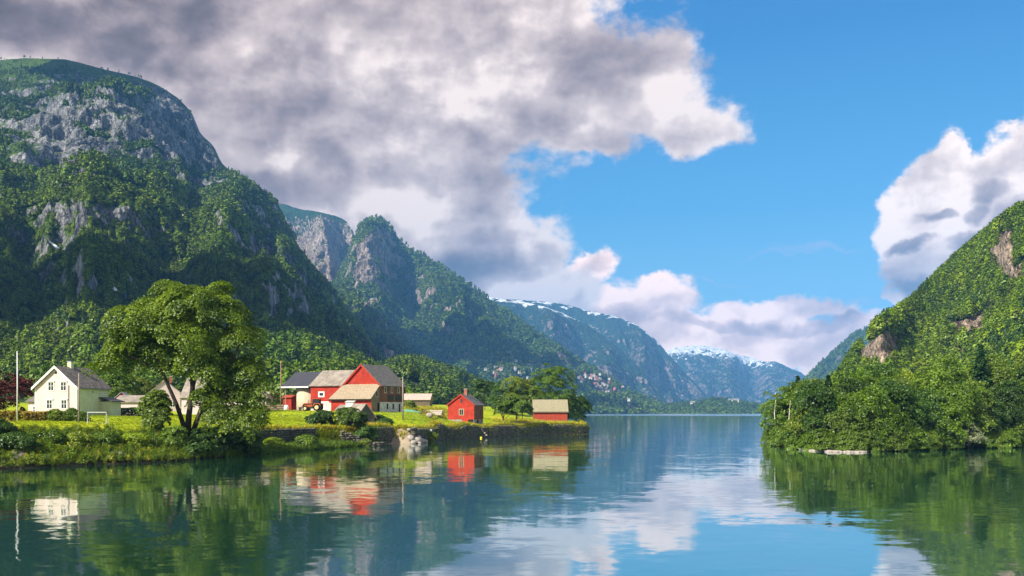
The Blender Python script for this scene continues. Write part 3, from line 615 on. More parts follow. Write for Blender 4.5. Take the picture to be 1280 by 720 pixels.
# ------------------------------------------------------------------ forests (mass of trees nobody could count): one object each, spread by geometry nodes
def far_proto(kind, seed, n):
    r = np.random.default_rng(seed)
    if kind == 'leaf':
        H = 11.; sq = .72+.5*r.random(); hq = .8+.5*r.random(); c = unit(r.normal(size=(n, 3))); c[:, 2] = np.where(c[:, 2] < -.45, -c[:, 2], c[:, 2])
        lump = 1+.95*fbm(c[:, 0]*1.9+seed, c[:, 1]*1.9, c[:, 2]*1.9, 3)
        C = c*np.array([3.1*sq, 3.1*sq, 4.3*hq])*lump[:, None]*(.75+.25*r.random(n))[:, None]+np.array([0, 0, 6.2]); N = c+np.array([0, 0, .35])+r.normal(size=(n, 3))*.38
        V, F = leaves(C, N, np.full(n, 23./math.sqrt(n)*.42), r, .7, .12)
    else:
        H = 13.; z = r.random(n)**1.25*H*.95+.6; a = r.random(n)*2*np.pi; rad = (2.3*(1-z/H)**.85+.15)*(.75+.3*r.random(n)); rad *= 1-.25*((z*1.1) % 1)
        d = np.stack([np.cos(a), np.sin(a), 0*a], 1); C = d*rad[:, None]; C[:, 2] = z; N = d*.8+np.array([0, 0, .7])+r.normal(size=(n, 3))*.3
        V, F = leaves(C, N, np.full(n, 20./math.sqrt(n)*.42), r, .6, .1)
    return V, F
def forest(name, label, surf_pts, scl, pick, nleaf, mats, seed=1):
    protos = [('leaf', 11), ('leaf', 12), ('leaf', 15), ('spruce', 14), ('leaf', 17), ('leaf', 19)]
    n = len(surf_pts); Vs = [surf_pts]; Fs = []; kinds = [np.zeros(n)]; mis = []; b = n; rn = []
    for i, (k_, s_) in enumerate(protos):
        V, F = far_proto(k_, s_, nleaf); Vs.append(V); Fs.append(F+b); kinds.append(np.full(len(V), i+1)); mis.append(np.full(len(F), 0 if k_ == 'leaf' else 1)); b += len(V)
        rn.append(np.clip(.5+.3*rng.normal(size=len(F)), 0, 1))
    V = np.concatenate(Vs); N_ = len(V)
    def ext(a): q = np.zeros(N_); q[:n] = a; return q
    o = npmesh(name, V, np.concatenate(Fs), mats, None, fattr={'rnd': np.concatenate(rn)},
               vattr={'which': np.concatenate(kinds), 'size': ext(scl), 'pick': ext(pick), 'turn': ext(rng.random(n)*6.28)}, mi=np.concatenate(mis))
    tag(o, label, 'forest', kind='stuff')
    ng = bpy.data.node_groups.new('spread_'+name, 'GeometryNodeTree')
    ng.interface.new_socket('Geometry', in_out='INPUT', socket_type='NodeSocketGeometry'); ng.interface.new_socket('Geometry', in_out='OUTPUT', socket_type='NodeSocketGeometry')
    N = ng.nodes; L = ng.links; gi = N.new('NodeGroupInput'); go = N.new('NodeGroupOutput')
    def attr(nm):
        a = N.new('GeometryNodeInputNamedAttribute'); a.data_type = 'FLOAT'; a.inputs[0].default_value = nm; return a.outputs[0]
    def cmp(a, v):
        c_ = N.new('FunctionNodeCompare'); c_.data_type = 'FLOAT'; c_.operation = 'EQUAL'; L.new(a, c_.inputs[0]); c_.inputs[1].default_value = v; c_.inputs['Epsilon'].default_value = .3; return c_.outputs[0]
    wh = attr('which'); sz_ = attr('size'); pk = attr('pick'); tn = attr('turn')
    sp = N.new('GeometryNodeSeparateGeometry'); sp.domain = 'POINT'; L.new(gi.outputs[0], sp.inputs[0]); L.new(cmp(wh, 0), sp.inputs[1])
    cx = N.new('ShaderNodeCombineXYZ'); L.new(tn, cx.inputs[2]); cs = N.new('ShaderNodeCombineXYZ')
    for i in range(3): L.new(sz_, cs.inputs[i])
    e2r = N.new('FunctionNodeEulerToRotation'); L.new(cx.outputs[0], e2r.inputs[0])
    jn = N.new('GeometryNodeJoinGeometry')
    for i in range(6):
        pr = N.new('GeometryNodeSeparateGeometry'); pr.domain = 'POINT'; L.new(gi.outputs[0], pr.inputs[0]); L.new(cmp(wh, i+1), pr.inputs[1])
        ip = N.new('GeometryNodeInstanceOnPoints'); L.new(sp.outputs[0], ip.inputs['Points']); L.new(cmp(pk, i), ip.inputs['Selection']); L.new(pr.outputs[0], ip.inputs['Instance'])
        L.new(e2r.outputs[0], ip.inputs['Rotation']); L.new(cs.outputs[0], ip.inputs['Scale']); L.new(ip.outputs[0], jn.inputs[0])
    L.new(jn.outputs[0], go.inputs[0])
    md = o.modifiers.new('spread', 'NODES'); md.node_group = ng
    return o
def scatter(S, n, mask, seed=1, sp_share=.2, size=(.7, 1.2), tmax=1.0):
    r = np.random.default_rng(seed); V = S['V'][:, :S['nT']]; A = np.linalg.norm(np.cross(V[1:, :-1]-V[:-1, :-1], V[:-1, 1:]-V[:-1, :-1]), axis=-1)
    cx_ = lambda a: a[:-1, :S['nT']-1]
    wgt = A*mask(cx_(S['rock']), cx_(S['slope']), cx_(S['T']), cx_(S['px']), cx_(S['py']), V[:-1, :-1]); wgt = np.maximum(wgt, 0).ravel()
    i = r.choice(len(wgt), n, p=wgt/wgt.sum()); a, b = np.unravel_index(i, A.shape); u, v = r.random(n)[:, None], r.random(n)[:, None]
    P = V[a, b]*(1-u)*(1-v)+V[a+1, b]*u*(1-v)+V[a, b+1]*(1-u)*v+V[a+1, b+1]*u*v
    sc_ = size[0]+(size[1]-size[0])*r.random(n)**1.3
    grove = fbm(P[:, 0]/90, P[:, 1]/90, seed, 3)
    lf = np.array([0, 1, 2, 4, 5])[r.integers(0, 5, n)]; pick = np.where(r.random(n) < sp_share+.45*sst(.05, .35, grove), 3, lf)
    P[:, 2] -= .9*sc_
    return P, sc_, pick
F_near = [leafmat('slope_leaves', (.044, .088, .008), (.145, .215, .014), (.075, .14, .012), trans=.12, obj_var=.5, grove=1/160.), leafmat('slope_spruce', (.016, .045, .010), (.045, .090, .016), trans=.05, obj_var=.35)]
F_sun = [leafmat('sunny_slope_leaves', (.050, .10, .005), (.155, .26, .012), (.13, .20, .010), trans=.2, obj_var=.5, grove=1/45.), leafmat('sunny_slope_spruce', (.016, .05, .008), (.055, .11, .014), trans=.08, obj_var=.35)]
def mk_mask(thr, nsc, seed):
    def f(rk, sl, T, px, py, V):
        q = rk+.75*(fbm(V[..., 0]*nsc, V[..., 1]*nsc, V[..., 2]*nsc+seed, 3))
        return sst(thr+.12, thr-.08, q)*(T > .004)*(px > -260)*(px < 1560)*(V[..., 1]/np.median(V[..., 1]) > -1)*sst(.93, .75, sl)
    return f
P_, s_, k_ = scatter(M1, 110000, lambda rk, sl, T, px, py, V: mk_mask(.22, 1/60., 2)(rk, sl, T, px, py, V)*sst(1.05, .72, T)*(.15+.85*sst(.97, .80, T)), 3, .10, (.6, 1.25))
s_ = s_*(1+.25*sst(1200, 2600, P_[:, 1]))*np.where(P_[:, 2] > 780, .62, 1)
nq = P_[:, 1] < 1250
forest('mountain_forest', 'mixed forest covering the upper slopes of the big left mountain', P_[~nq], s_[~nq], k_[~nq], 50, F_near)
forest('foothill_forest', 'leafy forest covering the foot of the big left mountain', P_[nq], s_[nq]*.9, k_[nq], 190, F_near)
P_, s_, k_ = scatter(M1B, 6500, lambda rk, sl, T, px, py, V: (T > 0)*1., 4, .15, (.7, 1.15))
forest('low_hill_forest', 'sunlit leafy wood on the low hill behind the barn', P_, s_, k_, 90, F_sun)
P_, s_, k_ = scatter(M1C, 9000, mk_mask(.5, 1/60., 3), 5, .15, (.7, 1.15))
forest('round_hill_forest', 'dark wood on the rounded hill right of the barn', P_, s_, k_, 90, F_near)
P_, s_, k_ = scatter(M2, 60000, lambda rk, sl, T, px, py, V: mk_mask(.35, 1/120., 6)(rk, sl, T, px, py, V)*(.2+.8*sst(1., .8, T))*(1-.93*sum(np.exp(-((px-a)/b)**2-((py-c_)/d_)**2) for a, b, c_, d_ in ((668,16,460,4),(628,14,466,4),(650,18,472,6),(728,20,474,6),(754,12,485,6),(782,16,493,6)))).clip(0, 1), 6, .15, (1.2, 2.2))
forest('knob_mountain_forest', 'blue green forest on the slopes under the rocky knob', P_, s_, k_, 24, F_near)
P_, s_, k_ = scatter(M7, 7000, lambda rk, sl, T, px, py, V: 1.+0*T, 7, .2, (.8, 1.5))
forest('headland_wood', 'dark wood on the low headland at the far shore', P_, s_, k_, 24, F_near)
P_, s_, k_ = scatter(M6, 16000, mk_mask(.35, 1/120., 8), 9, .15, (1.2, 2.2))
forest('far_slope_forest', 'hazy blue forest on the mountain behind the right shore', P_, s_, k_, 24, F_near)
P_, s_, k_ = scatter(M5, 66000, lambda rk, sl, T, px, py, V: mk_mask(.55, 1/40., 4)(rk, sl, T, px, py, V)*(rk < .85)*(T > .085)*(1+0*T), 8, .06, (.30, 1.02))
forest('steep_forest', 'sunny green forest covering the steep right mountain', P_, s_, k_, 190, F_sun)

# ------------------------------------------------------------------ near land on the left: a field that falls to the shore
SH = [(-900,70,0,16),(-300,96,0,16),(-60,108,0,16),(0,110.5,0,15),(60,115,0,13),(130,121,0,12),(210,127,0,11),(235,131,.5,9),(262,136,1.5,7),(290,141,3,4),(320,148,4.5,1.2),(345,156,5,1),(390,168,5,1),(425,177,5,1),(445,183,4,1.2),
      (462,187,2.5,1.5),(474,193,.8,1),(490,200,.5,1),(505,199,.5,2),(520,199,.5,2.5),(532,206,.4,1.2),(545,217,.2,.8),(556,227,.1,.7),(600,246,.1,.7),(660,262,.1,.7),(700,272,.1,.7),(728,279,.1,.7),(736,284,.1,.8),(732,294,.2,2),(716,315,1,3),
      (690,350,1,4),(665,420,1,6),(645,520,1,9),(640,640,1,12),(630,760,1,12),(560,800,1,12),(300,820,1,12),(-900,820,1,12)]
shp = np.array([[X(a, b), b] for a, b, _, _ in SH]); shd = np.array([q[2] for q in SH], float); shw = np.array([q[3] for q in SH], float)
CT = [(0,128,4.2),(0,150,4.9),(0,190,5.9),(0,260,8.5),(-200,120,4.3),(-200,200,6.2),(-600,120,4.5),(-400,300,9),(130,136,4.0),(130,150,4.8),(110,168,5.7),(130,240,7.8),(232,143,3.2),(232,180,5.5),(232,250,7.8),(200,135,3.4),
      (345,162,3.3),(345,200,5.0),(350,232,6.8),(350,300,8.6),(395,174,3.25),(425,186,3.1),(400,228,6.6),(430,228,6.5),(465,230,6.4),(460,205,3.6),(500,206,2.8),(505,235,6.4),(500,262,7.6),(540,213,2.7),(540,250,4.9),(530,280,7.2),(520,330,9.5),
      (559,250,4.3),(592,249,2.6),(575,232,2.4),(600,249,2.3),(607,262,3.2),(600,300,5.2),(570,330,7.6),(650,263,2.4),(650,290,3.7),(690,300,3.7),(710,285,3.1),(728,281,2.3),(650,350,4.5),(600,420,8),(500,500,10),(300,500,10),(0,500,11),(640,640,5),(560,740,5),(-800,700,14),(300,780,9),(100,780,10)]
ctp = np.array([[X(a, b), b, z] for a, b, z in CT])
def zland(x, y):
    x = np.asarray(x, float); y = np.asarray(y, float)
    d2 = (x[..., None]-ctp[:, 0])**2+(y[..., None]-ctp[:, 1])**2+9.
    w_ = d2**-1.6; return (w_*ctp[:, 2]).sum(-1)/w_.sum(-1)
def shore(x, y):
    """signed distance to the shoreline (inside > 0), strip width and bank width there"""
    x = np.asarray(x, float); y = np.asarray(y, float); n = len(shp); best = np.full(x.shape, 1e9); sd_ = np.zeros(x.shape); sw = np.zeros(x.shape); ins = np.zeros(x.shape, bool)
    for i in range(n):
        a, b = shp[i], shp[(i+1) % n]; e = b-a; t_ = np.clip(((x-a[0])*e[0]+(y-a[1])*e[1])/(e@e), 0, 1)
        d = np.hypot(x-a[0]-t_*e[0], y-a[1]-t_*e[1]); q = d < best; best = np.where(q, d, best)
        j = (i+1) % n; sd_ = np.where(q, shd[i]+(shd[j]-shd[i])*t_, sd_); sw = np.where(q, shw[i]+(shw[j]-shw[i])*t_, sw)
        c = ((a[1] > y) != (b[1] > y)); xi = a[0]+(y-a[1])/(b[1]-a[1]+1e-12)*(b[0]-a[0]); ins ^= c & (x < xi)
    return np.where(ins, best, -best), sd_, sw
def ground(x, y, rough=True):
    x = np.asarray(x, float); y = np.asarray(y, float); d, s0, w_ = shore(x, y); zl = zland(x, y)
    n = fbm(x/2.2, y/2.2, 0, 4)*.22*sst(3, 9, w_)+fbm(x/14, y/14, 3., 3)*.25 if rough else 0
    z = -2.2+2.35*sst(-3.5, .6, d)+.25*sst(.3, 3, d)
    lift = sst(0, 1, (d-s0)/w_)**.8
    return z*(1-lift)+(zl+n)*lift
def gz(x, y): return float(ground(np.array([x]), np.array([y]))[0])
def on(px, Y, dz=0.): x = X(px, Y); return Vector((x, Y, gz(x, Y)+dz))
xs = np.concatenate([np.arange(-420, -75, 3.), np.arange(-75, 24, .42), np.arange(24, 60, 3.)]); ys = np.concatenate([np.arange(84, 300, .42), np.arange(300, 830, 4.)])
gx, gy = np.meshgrid(xs, ys, indexing='ij'); gzv = ground(gx, gy); n, k = gx.shape; idx = np.arange(n*k).reshape(n, k)
F = np.stack([idx[:-1, :-1], idx[1:, :-1], idx[1:, 1:], idx[:-1, 1:]], -1).reshape(-1, 4)
keep = gzv.ravel()[F].max(1) > -1.5; F = F[keep]
m, t, p = material('meadow_grass')
P = t.new('ShaderNodeNewGeometry').outputs['Position']; nz_ = t.new('ShaderNodeNewGeometry').outputs['Normal']
a1 = t.noise(P, .09, 5, .6); a2 = t.noise(t.mapping(P, scale=(1, .35, 1)), .9, 5, .7); a3 = t.noise(P, 7., 3, .7)
c = t.mix(t.rng(a1, .38, .62), (.26, .36, .008, 1), (.42, .47, .010, 1))
c = t.mix(t.m('MULTIPLY', t.rng(a2, .5, .68), .6), c, (.40, .44, .02, 1))
c = t.mix(t.m('MULTIPLY', t.rng(t.noise(P, .35, 4, .6), .54, .66), .55), c, (.10, .23, .010, 1))
c = t.vm('SCALE', c, scale=t.rng(a3, .3, .7, .72, 1.22))
sx, sy, sz = t.sep(P); nx_, ny_, nzz = t.sep(nz_)
low = t.rng(t.m('ADD', sz, t.m('MULTIPLY', a2, .5)), .5, .95)
c = t.mix(low, (.10, .085, .06, 1), c)
earth = t.new('ShaderNodeAttribute', attribute_name='earth').outputs['Fac']
c = t.mix(t.rng(t.m('ADD', earth, t.m('MULTIPLY', t.m('SUBTRACT', a2, .5), 1.)), .42, .58), c, t.mix(t.rng(a3, .3, .7), (.30, .23, .16, 1), (.44, .36, .27, 1)))
gold = t.new('ShaderNodeAttribute', attribute_name='gold').outputs['Fac']
c = t.mix(t.rng(t.m('ADD', gold, t.m('MULTIPLY', t.m('SUBTRACT', a2, .5), 1.)), .35, .75, 0, .8), c, (.62, .46, .04, 1))
t.put(p.inputs['Base Color'], c); p.inputs['Roughness'].default_value = .9; p.inputs['Specular IOR Level'].default_value = .15
bn = t.new('ShaderNodeBump'); t.put(bn.inputs['Height'], t.m('ADD', a3, a2)); bn.inputs['Strength'].default_value = .5; bn.inputs['Distance'].default_value = .25; t.put(p.inputs['Normal'], bn.outputs[0])
gpx = 640+FPX*gx/gy
def ell(px, Y, rx, ry): return np.clip(1.2-np.hypot((gpx-px)/rx, (gy-Y)/ry), 0, 1)
earth_a = ell(365, 237, 42, 8)+ell(395, 233.5, 34, 3.5)+ell(505, 246, 20, 5)*.8+ell(500, 199, 25, 5)
gold_a = ell(690, 277, 60, 9)+ell(725, 281, 14, 5)+ell(525, 272, 34, 12)+ell(620, 300, 30, 14)*.7+ell(110, 146, 90, 5)*.45
va_ = {'earth': earth_a, 'gold': gold_a}
ld = npmesh('ground', np.stack([gx, gy, gzv], -1).reshape(-1, 3), F, m, None, True, vattr=va_); tag(ld, 'bright green hay meadow sloping to the fjord', kind='structure')

# ------------------------------------------------------------------ grass and weeds standing on it (uncountable): spread by geometry nodes
def spread(name, label, cat, pts, scl, protos, mats, protomi, kind='stuff', tilt=None):
    n = len(pts); Vs = [pts]; Fs = []; kinds = [np.zeros(n)]; mis = []; b = n; rn = []; r = np.random.default_rng(5)
    for i, (V, F) in enumerate(protos):
        Vs.append(V); Fs.append(F+b); kinds.append(np.full(len(V), i+1)); mis.append(np.full(len(F), protomi[i])); b += len(V); rn.append(np.clip(.5+.3*r.normal(size=len(F)), 0, 1))
    V = np.concatenate(Vs); N_ = len(V)
    def ext(a): q = np.zeros(N_); q[:n] = a; return q
    o = npmesh(name, V, np.concatenate(Fs), mats, None, fattr={'rnd': np.concatenate(rn)}, vattr={'which': np.concatenate(kinds), 'size': ext(scl), 'pick': ext(r.integers(0, len(protos), n)), 'turn': ext(r.random(n)*6.28)}, mi=np.concatenate(mis))
    tag(o, label, cat, kind=kind); md = o.modifiers.new('spread', 'NODES'); md.node_group = bpy.data.node_groups['spread_mountain_forest']; return o
def tuft(seed, h, n, w_=.03, lean=.5):
    r = np.random.default_rng(seed); a = r.random(n)*6.28; b = r.random(n)*.16; d = np.stack([np.cos(a), np.sin(a), 0*a], 1); hh = h*(.5+.6*r.random(n)); s = np.stack([-np.sin(a), np.cos(a), 0*a], 1)*w_
    base = d*b[:, None]; mid = base+d*(lean*.3*hh)[:, None]+np.array([0, 0, 1])*(hh*.6)[:, None]; tip = base+d*(lean*hh)[:, None]+np.array([0, 0, 1])*hh[:, None]
    V = np.stack([base-s, base+s, mid+s*.8, mid-s*.8, tip, tip+s*.15], 1); F = np.stack([np.array([[0,1,2,3],[3,2,5,4]])+6*i for i in range(n)]).reshape(-1, 4)
    return V.reshape(-1, 3), F
def weed(seed, h, n, lf=.09, rad=.4):
    r = np.random.default_rng(seed); d = unit(r.normal(size=(n, 3))); d[:, 2] = np.abs(d[:, 2]); C = d*np.array([rad, rad, h*.55])*(.5+.5*r.random(n))[:, None]+np.array([0, 0, h*.35])
    return leaves(C, d+np.array([0, 0, .5])+r.normal(size=(n, 3))*.5, np.full(n, lf), r, .5)
r = np.random.default_rng(21)
def area(n, x0, x1, y0, y1, f, big=1):
    x = x0+(x1-x0)*r.random(n*big); y = y0+(y1-y0)*r.random(n*big); q = f(x, y) > r.random(n*big); x, y = x[q][:n], y[q][:n]
    return np.stack([x, y, ground(x, y)], 1)
def bank(x, y):
    d, s0, w_ = shore(x, y); return ((d > -.15) & (d < s0+w_*.82) & (w_ > 2.)).astype(float)
pts = area(12000, -100, -22, 92, 176, bank, 4)
bz = pts[:, 2]
spread('bank_weeds', 'tangle of nettles and weeds covering the left bank', 'weeds', pts, .45+.75*r.random(len(pts)), [weed(1, 1.3, 90), weed(2, 1.0, 80, .08, .5), weed(3, 1.6, 90, .10, .35), tuft(4, 1.1, 60, .03)], [G_weed, G_yel, G_leaf], [0, 1, 2, 1])
def meadow_f(x, y):
    d, s0, w_ = shore(x, y); return ((d > s0+w_*.9)).astype(float)*.9
pts = np.concatenate([area(12000, -75, -20, 118, 215, meadow_f, 2), area(9000, -60, 24, 195, 292, meadow_f, 3)])
G_grass = leafmat('grass_blades', (.28, .38, .008), (.46, .50, .012), (.40, .44, .03), trans=.35, obj_var=.25)
spread('grass', 'short mown grass of the meadow', 'grass', pts, .4+.5*r.random(len(pts)), [tuft(5, .26, 34, .022, 1.4), tuft(6, .22, 30, .022, 1.5), tuft(7, .32, 26, .02, 1.3), tuft(8, .2, 34, .022, 1.5)], [G_grass], [0, 0, 0, 0])
def edge_f(x, y):
    d, s0, w_ = shore(x, y); e_ = d-s0; return ((e_ > .4) & (e_ < 2.2) & (w_ < 2)).astype(float)
pts = area(5000, -46, 24, 145, 296, edge_f, 30)
def gold_f(x, y):
    px = 640+FPX*x/y; d, s0, w_ = shore(x, y); return (d > .5)*np.clip(1.3-np.hypot((px-690)/60, (y-277)/8), 0, 1)+(np.clip(1.2-np.hypot((px-525)/36, (y-272)/14), 0, 1))
pts = np.concatenate([pts, area(6000, -40, 24, 240, 296, gold_f, 8)])
G_gold = leafmat('golden_grass_blades', (.34, .33, .02), (.70, .50, .05), (.26, .36, .02), trans=.35, obj_var=.3)
spread('tall_grass', 'uncut golden grass along the edge of the quay', 'grass', pts, .5+.8*r.random(len(pts)), [tuft(9, .8, 30, .03), tuft(10, .65, 30, .03), weed(11, .7, 40, .07), tuft(12, .9, 24, .03)], [G_gold], [0, 0, 0, 0])
def strip_f(x, y):
    d, s0, w_ = shore(x, y); return ((d > -.5) & (d < s0) & (w_ < 5)).astype(float)
pts = area(2600, -50, -22, 140, 196, strip_f, 20)
spread('shore_reeds', 'low green sedge at the foot of the stone wall', 'sedge', pts, .5+.8*r.random(len(pts)), [tuft(19, .7, 40, .03), tuft(20, .55, 40, .03), weed(21, .8, 60, .08), tuft(22, .9, 34, .03)], [G_leaf], [0, 0, 0, 0])

def face_f(x, y):
    d, s0, w_ = shore(x, y); e_ = d-s0; return ((e_ > -.45) & (e_ < .5) & (w_ < 1.3)).astype(float)
pts = area(1500, -46, 24, 145, 296, face_f, 60); pts = pts[fbm(pts[:, 0]/4, pts[:, 1]/4, 1., 3) > -.02]; zt = zland(pts[:, 0], pts[:, 1]); pts[:, 2] = .1+(zt-.2)*r.random(len(pts))**.7; pts = pts[pts[:, 2] > .1]
spread('wall_weeds', 'weeds and grass hanging from the joints of the quay wall', 'weeds', pts, .35+.5*r.random(len(pts)), [weed(31, .9, 60), weed(32, .7, 50, .08, .5), tuft(33, .9, 36, .03, .9), tuft(34, .8, 40, .03, .8)], [G_leaf, G_weed], [0, 1, 1, 0])
# ------------------------------------------------------------------ dry stone walls
m, t, p = material('wall_stone')
P = t.new('ShaderNodeNewGeometry').outputs['Position']; at = t.new('ShaderNodeAttribute', attribute_name='rnd').outputs['Fac']
c = t.mix(at, (.045, .04, .03, 1), (.17, .15, .12, 1)); c = t.mix(t.rng(t.noise(P, 2.5, 5, .7), .5, .62), c, (.07, .085, .035, 1)); c = t.mix(t.rng(t.noise(P, 5.5, 4, .7), .62, .68), c, (.36, .34, .30, 1))
c = t.vm('SCALE', c, scale=t.rng(t.noise(P, 9., 4, .6), .3, .7, .7, 1.25))
t.put(p.inputs['Base Color'], c); p.inputs['Roughness'].default_value = .9
bn = t.new('ShaderNodeBump'); t.put(bn.inputs['Height'], t.noise(P, 6., 5, .7)); bn.inputs['Distance'].default_value = .1; bn.inputs['Strength'].default_value = .7; t.put(p.inputs['Normal'], bn.outputs[0])
stone_m = m
_ico = None
def ico():
    global _ico
    if _ico is None:
        import bmesh
        bm = bmesh.new(); bmesh.ops.create_icosphere(bm, subdivisions=2, radius=1.); _ico = (np.array([v.co[:] for v in bm.verts]), np.array([[v.index for v in f.verts] for f in bm.faces])); bm.free()
    return _ico
def stone(c, s, rz, seed, box=.55):
    V, F = ico(); V = V.copy(); q = np.abs(V).max(1, keepdims=True); V = V*(1-box)+V/q*box
    V = V*(1+.22*fbm(V[:, 0]*1.1+seed, V[:, 1]*1.1, V[:, 2]*1.1+seed*.7, 3))[:, None]
    V = V*np.array(s); ca_, sa_ = math.cos(rz), math.sin(rz); V = np.stack([V[:, 0]*ca_-V[:, 1]*sa_, V[:, 0]*sa_+V[:, 1]*ca_, V[:, 2]], 1)
    return V+np.array(c), F
def stone_wall(name, label, line, group='dry stone walls along the shore', size=.62, depth=.5, seed=1):
    """line: (x, y, z_bottom, z_top)"""
    r = np.random.default_rng(seed); L = np.array(line, float); Vs, Fs, rn = [], [], []; b = 0
    seg = np.hypot(*np.diff(L[:, :2], axis=0).T); cum = np.concatenate([[0], np.cumsum(seg)])
    zmin = L[:, 2].min(); row = 0; z = zmin
    while z < L[:, 3].max():
        h = size*(.5+.25*r.random()); u = r.random()*size
        while u < cum[-1]:
            w_ = size*(.45+1.3*r.random()**1.6); q = [np.interp(u+w_/2, cum, L[:, k_]) for k_ in range(4)]
            i = min(np.searchsorted(cum, u+w_/2), len(cum)-1); i = max(i, 1); d = L[i]-L[i-1]; a = math.atan2(d[1], d[0])
            if q[2]-.4 <= z+h/2 <= q[3]+.12:
                V, F = stone((q[0]+r.normal()*.04, q[1]+r.normal()*.06, z+h/2+r.normal()*.03), (w_*.56, depth, h*.60), a+r.normal()*.06, r.random()*90, .6)
                Vs.append(V); Fs.append(F+b); rn.append(np.full(len(F), r.random())); b += len(V)
            u += w_
        z += h
    o = npmesh(name, np.concatenate(Vs), np.concatenate(Fs), stone_m, None, False, fattr={'rnd': np.concatenate(rn)}); tag(o, label, 'stone wall', group); return o
def off_shore(i0, i1, extra=.35, n=6, zb=-.5, dz=-.05):
    out = []
    for i in range(i0, i1):
        for j in range(n+(1 if i == i1-1 else 0)):
            t_ = j/n; a = shp[i]*(1-t_)+shp[i+1]*t_; e = shp[i+1]-shp[i]; e = e/np.hypot(*e); nr_ = np.array([-e[1], e[0]]); s0 = shd[i]*(1-t_)+shd[i+1]*t_
            q = a+nr_*(s0+extra); out.append((q[0], q[1], zb if s0 < 1 else .1, float(zland(q[0], q[1]))+dz))
    return out
stone_wall('stone_wall', 'long mossy stone wall under the meadow, right of the big tree', off_shore(9, 13), seed=2)
stone_wall('stone_wall', 'short stone wall behind the slipway below the roofed stone hut', off_shore(16, 17, .2)+[(X(497,203),203,.0,2.7)], seed=3)
stone_wall('stone_wall', 'dark stone quay wall under the red cottage and the boathouse', off_shore(19, 28), seed=4)
# the slipway: a stone edged grassy ramp that runs down to the water
A = Vector((X(424,184), 184, 3.1)); B = Vector((X(470,186), 186, .35))
stone_wall('stone_ramp', 'grassy stone ramp that slopes from the wall down to the water', [(A.x, A.y, 0, A.z), ((A.x+B.x)/2, (A.y+B.y)/2, 0, 1.7), (B.x, B.y, -.3, B.z+.1), (X(478,189), 189, -.3, .5)], group=None, seed=6, size=.6, depth=.9)

# ------------------------------------------------------------------ paints
red_w = simple('red_boards', (.40, .028, .010), .75, .38, .8, streak=('X', 3.2, .72), dirt=(.42, .045, .03, 1))
red_w2 = simple('weathered_red_boards', (.44, .065, .03), .8, .3, 1.0, streak=('X', 3.0, .7), dirt=(.30, .07, .05, 1))
red_h = simple('red_clapboard', (.47, .040, .016), .75, .34, .9, streak=('Z', 2.6, .7))
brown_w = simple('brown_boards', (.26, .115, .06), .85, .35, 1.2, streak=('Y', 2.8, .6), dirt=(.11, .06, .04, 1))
oldwood = simple('grey_old_wood', (.25, .19, .13), .9, .35, 1.5, streak=('Y', 2.8, .6))
white_w = simple('white_clapboard', (.66, .535, .53), .7, .10, .9, streak=('Z', 2.9, .82), dirt=(.58, .48, .46, 1))
cream_w = simple('cream_clapboard', (.66, .70, .44), .7, .10, .9, streak=('Z', 2.9, .82))
trim = simple('white_trim', (.80, .79, .76), .6, .06, 2.)
white_st = simple('whitewashed_stone', (.74, .71, .62), .9, .25, 2.2, dirt=(.33, .31, .27, 1), bump=.5)
grey_st = simple('foundation_stone', (.36, .34, .29), .9, .35, 2.4, dirt=(.2, .19, .16, 1), bump=.6)
slate_d = simple('dark_metal_roof', (.055, .055, .070), .5, .15, .5, streak=('X', 1.2, .8))
slate_g = simple('grey_slate_roof', (.16, .145, .13), .8, .35, 1.6, dirt=(.21, .20, .18, 1), bump=.5)
slate_p = simple('patchy_pale_roof', (.31, .265, .22), .85, .40, .55, dirt=(.20, .17, .145, 1), bump=.5)
slate_t = simple('tan_shingle_roof', (.38, .30, .205), .9, .30, 2.4, dirt=(.27, .21, .14, 1), bump=.6)
slate_b = simple('brown_tile_roof', (.165, .14, .125), .85, .45, 2.2, dirt=(.30, .26, .22, 1), bump=.7)
slate_y = simple('lichen_covered_roof', (.33, .295, .19), .9, .30, 2.6, dirt=(.28, .24, .13, 1), bump=.7)
brick = simple('chimney_brick', (.36, .13, .08), .85, .3, 3.)
concrete = simple('silo_concrete', (.55, .46, .33), .85, .15, .8, dirt=(.44, .37, .27, 1))
m, t, p = material('window_glass'); glass = m
t.put(p.inputs['Base Color'], t.mix(t.noise(t.new('ShaderNodeTexCoord').outputs['Object'], .9, 2), (.012, .016, .02, 1), (.05, .055, .06, 1))); p.inputs['Roughness'].default_value = .08; p.inputs['Specular IOR Level'].default_value = .6
dark = simple('dark_opening', (.012, .010, .009), .9, .2)
metal_g = simple('grey_metal', (.35, .36, .38), .45, .15, 2., metal=.6)
pole_w = simple('weathered_pole_wood', (.30, .25, .20), .85, .25, 3.)
pole_p = simple('white_painted_pole', (.74, .74, .74), .5, .08, 2.)

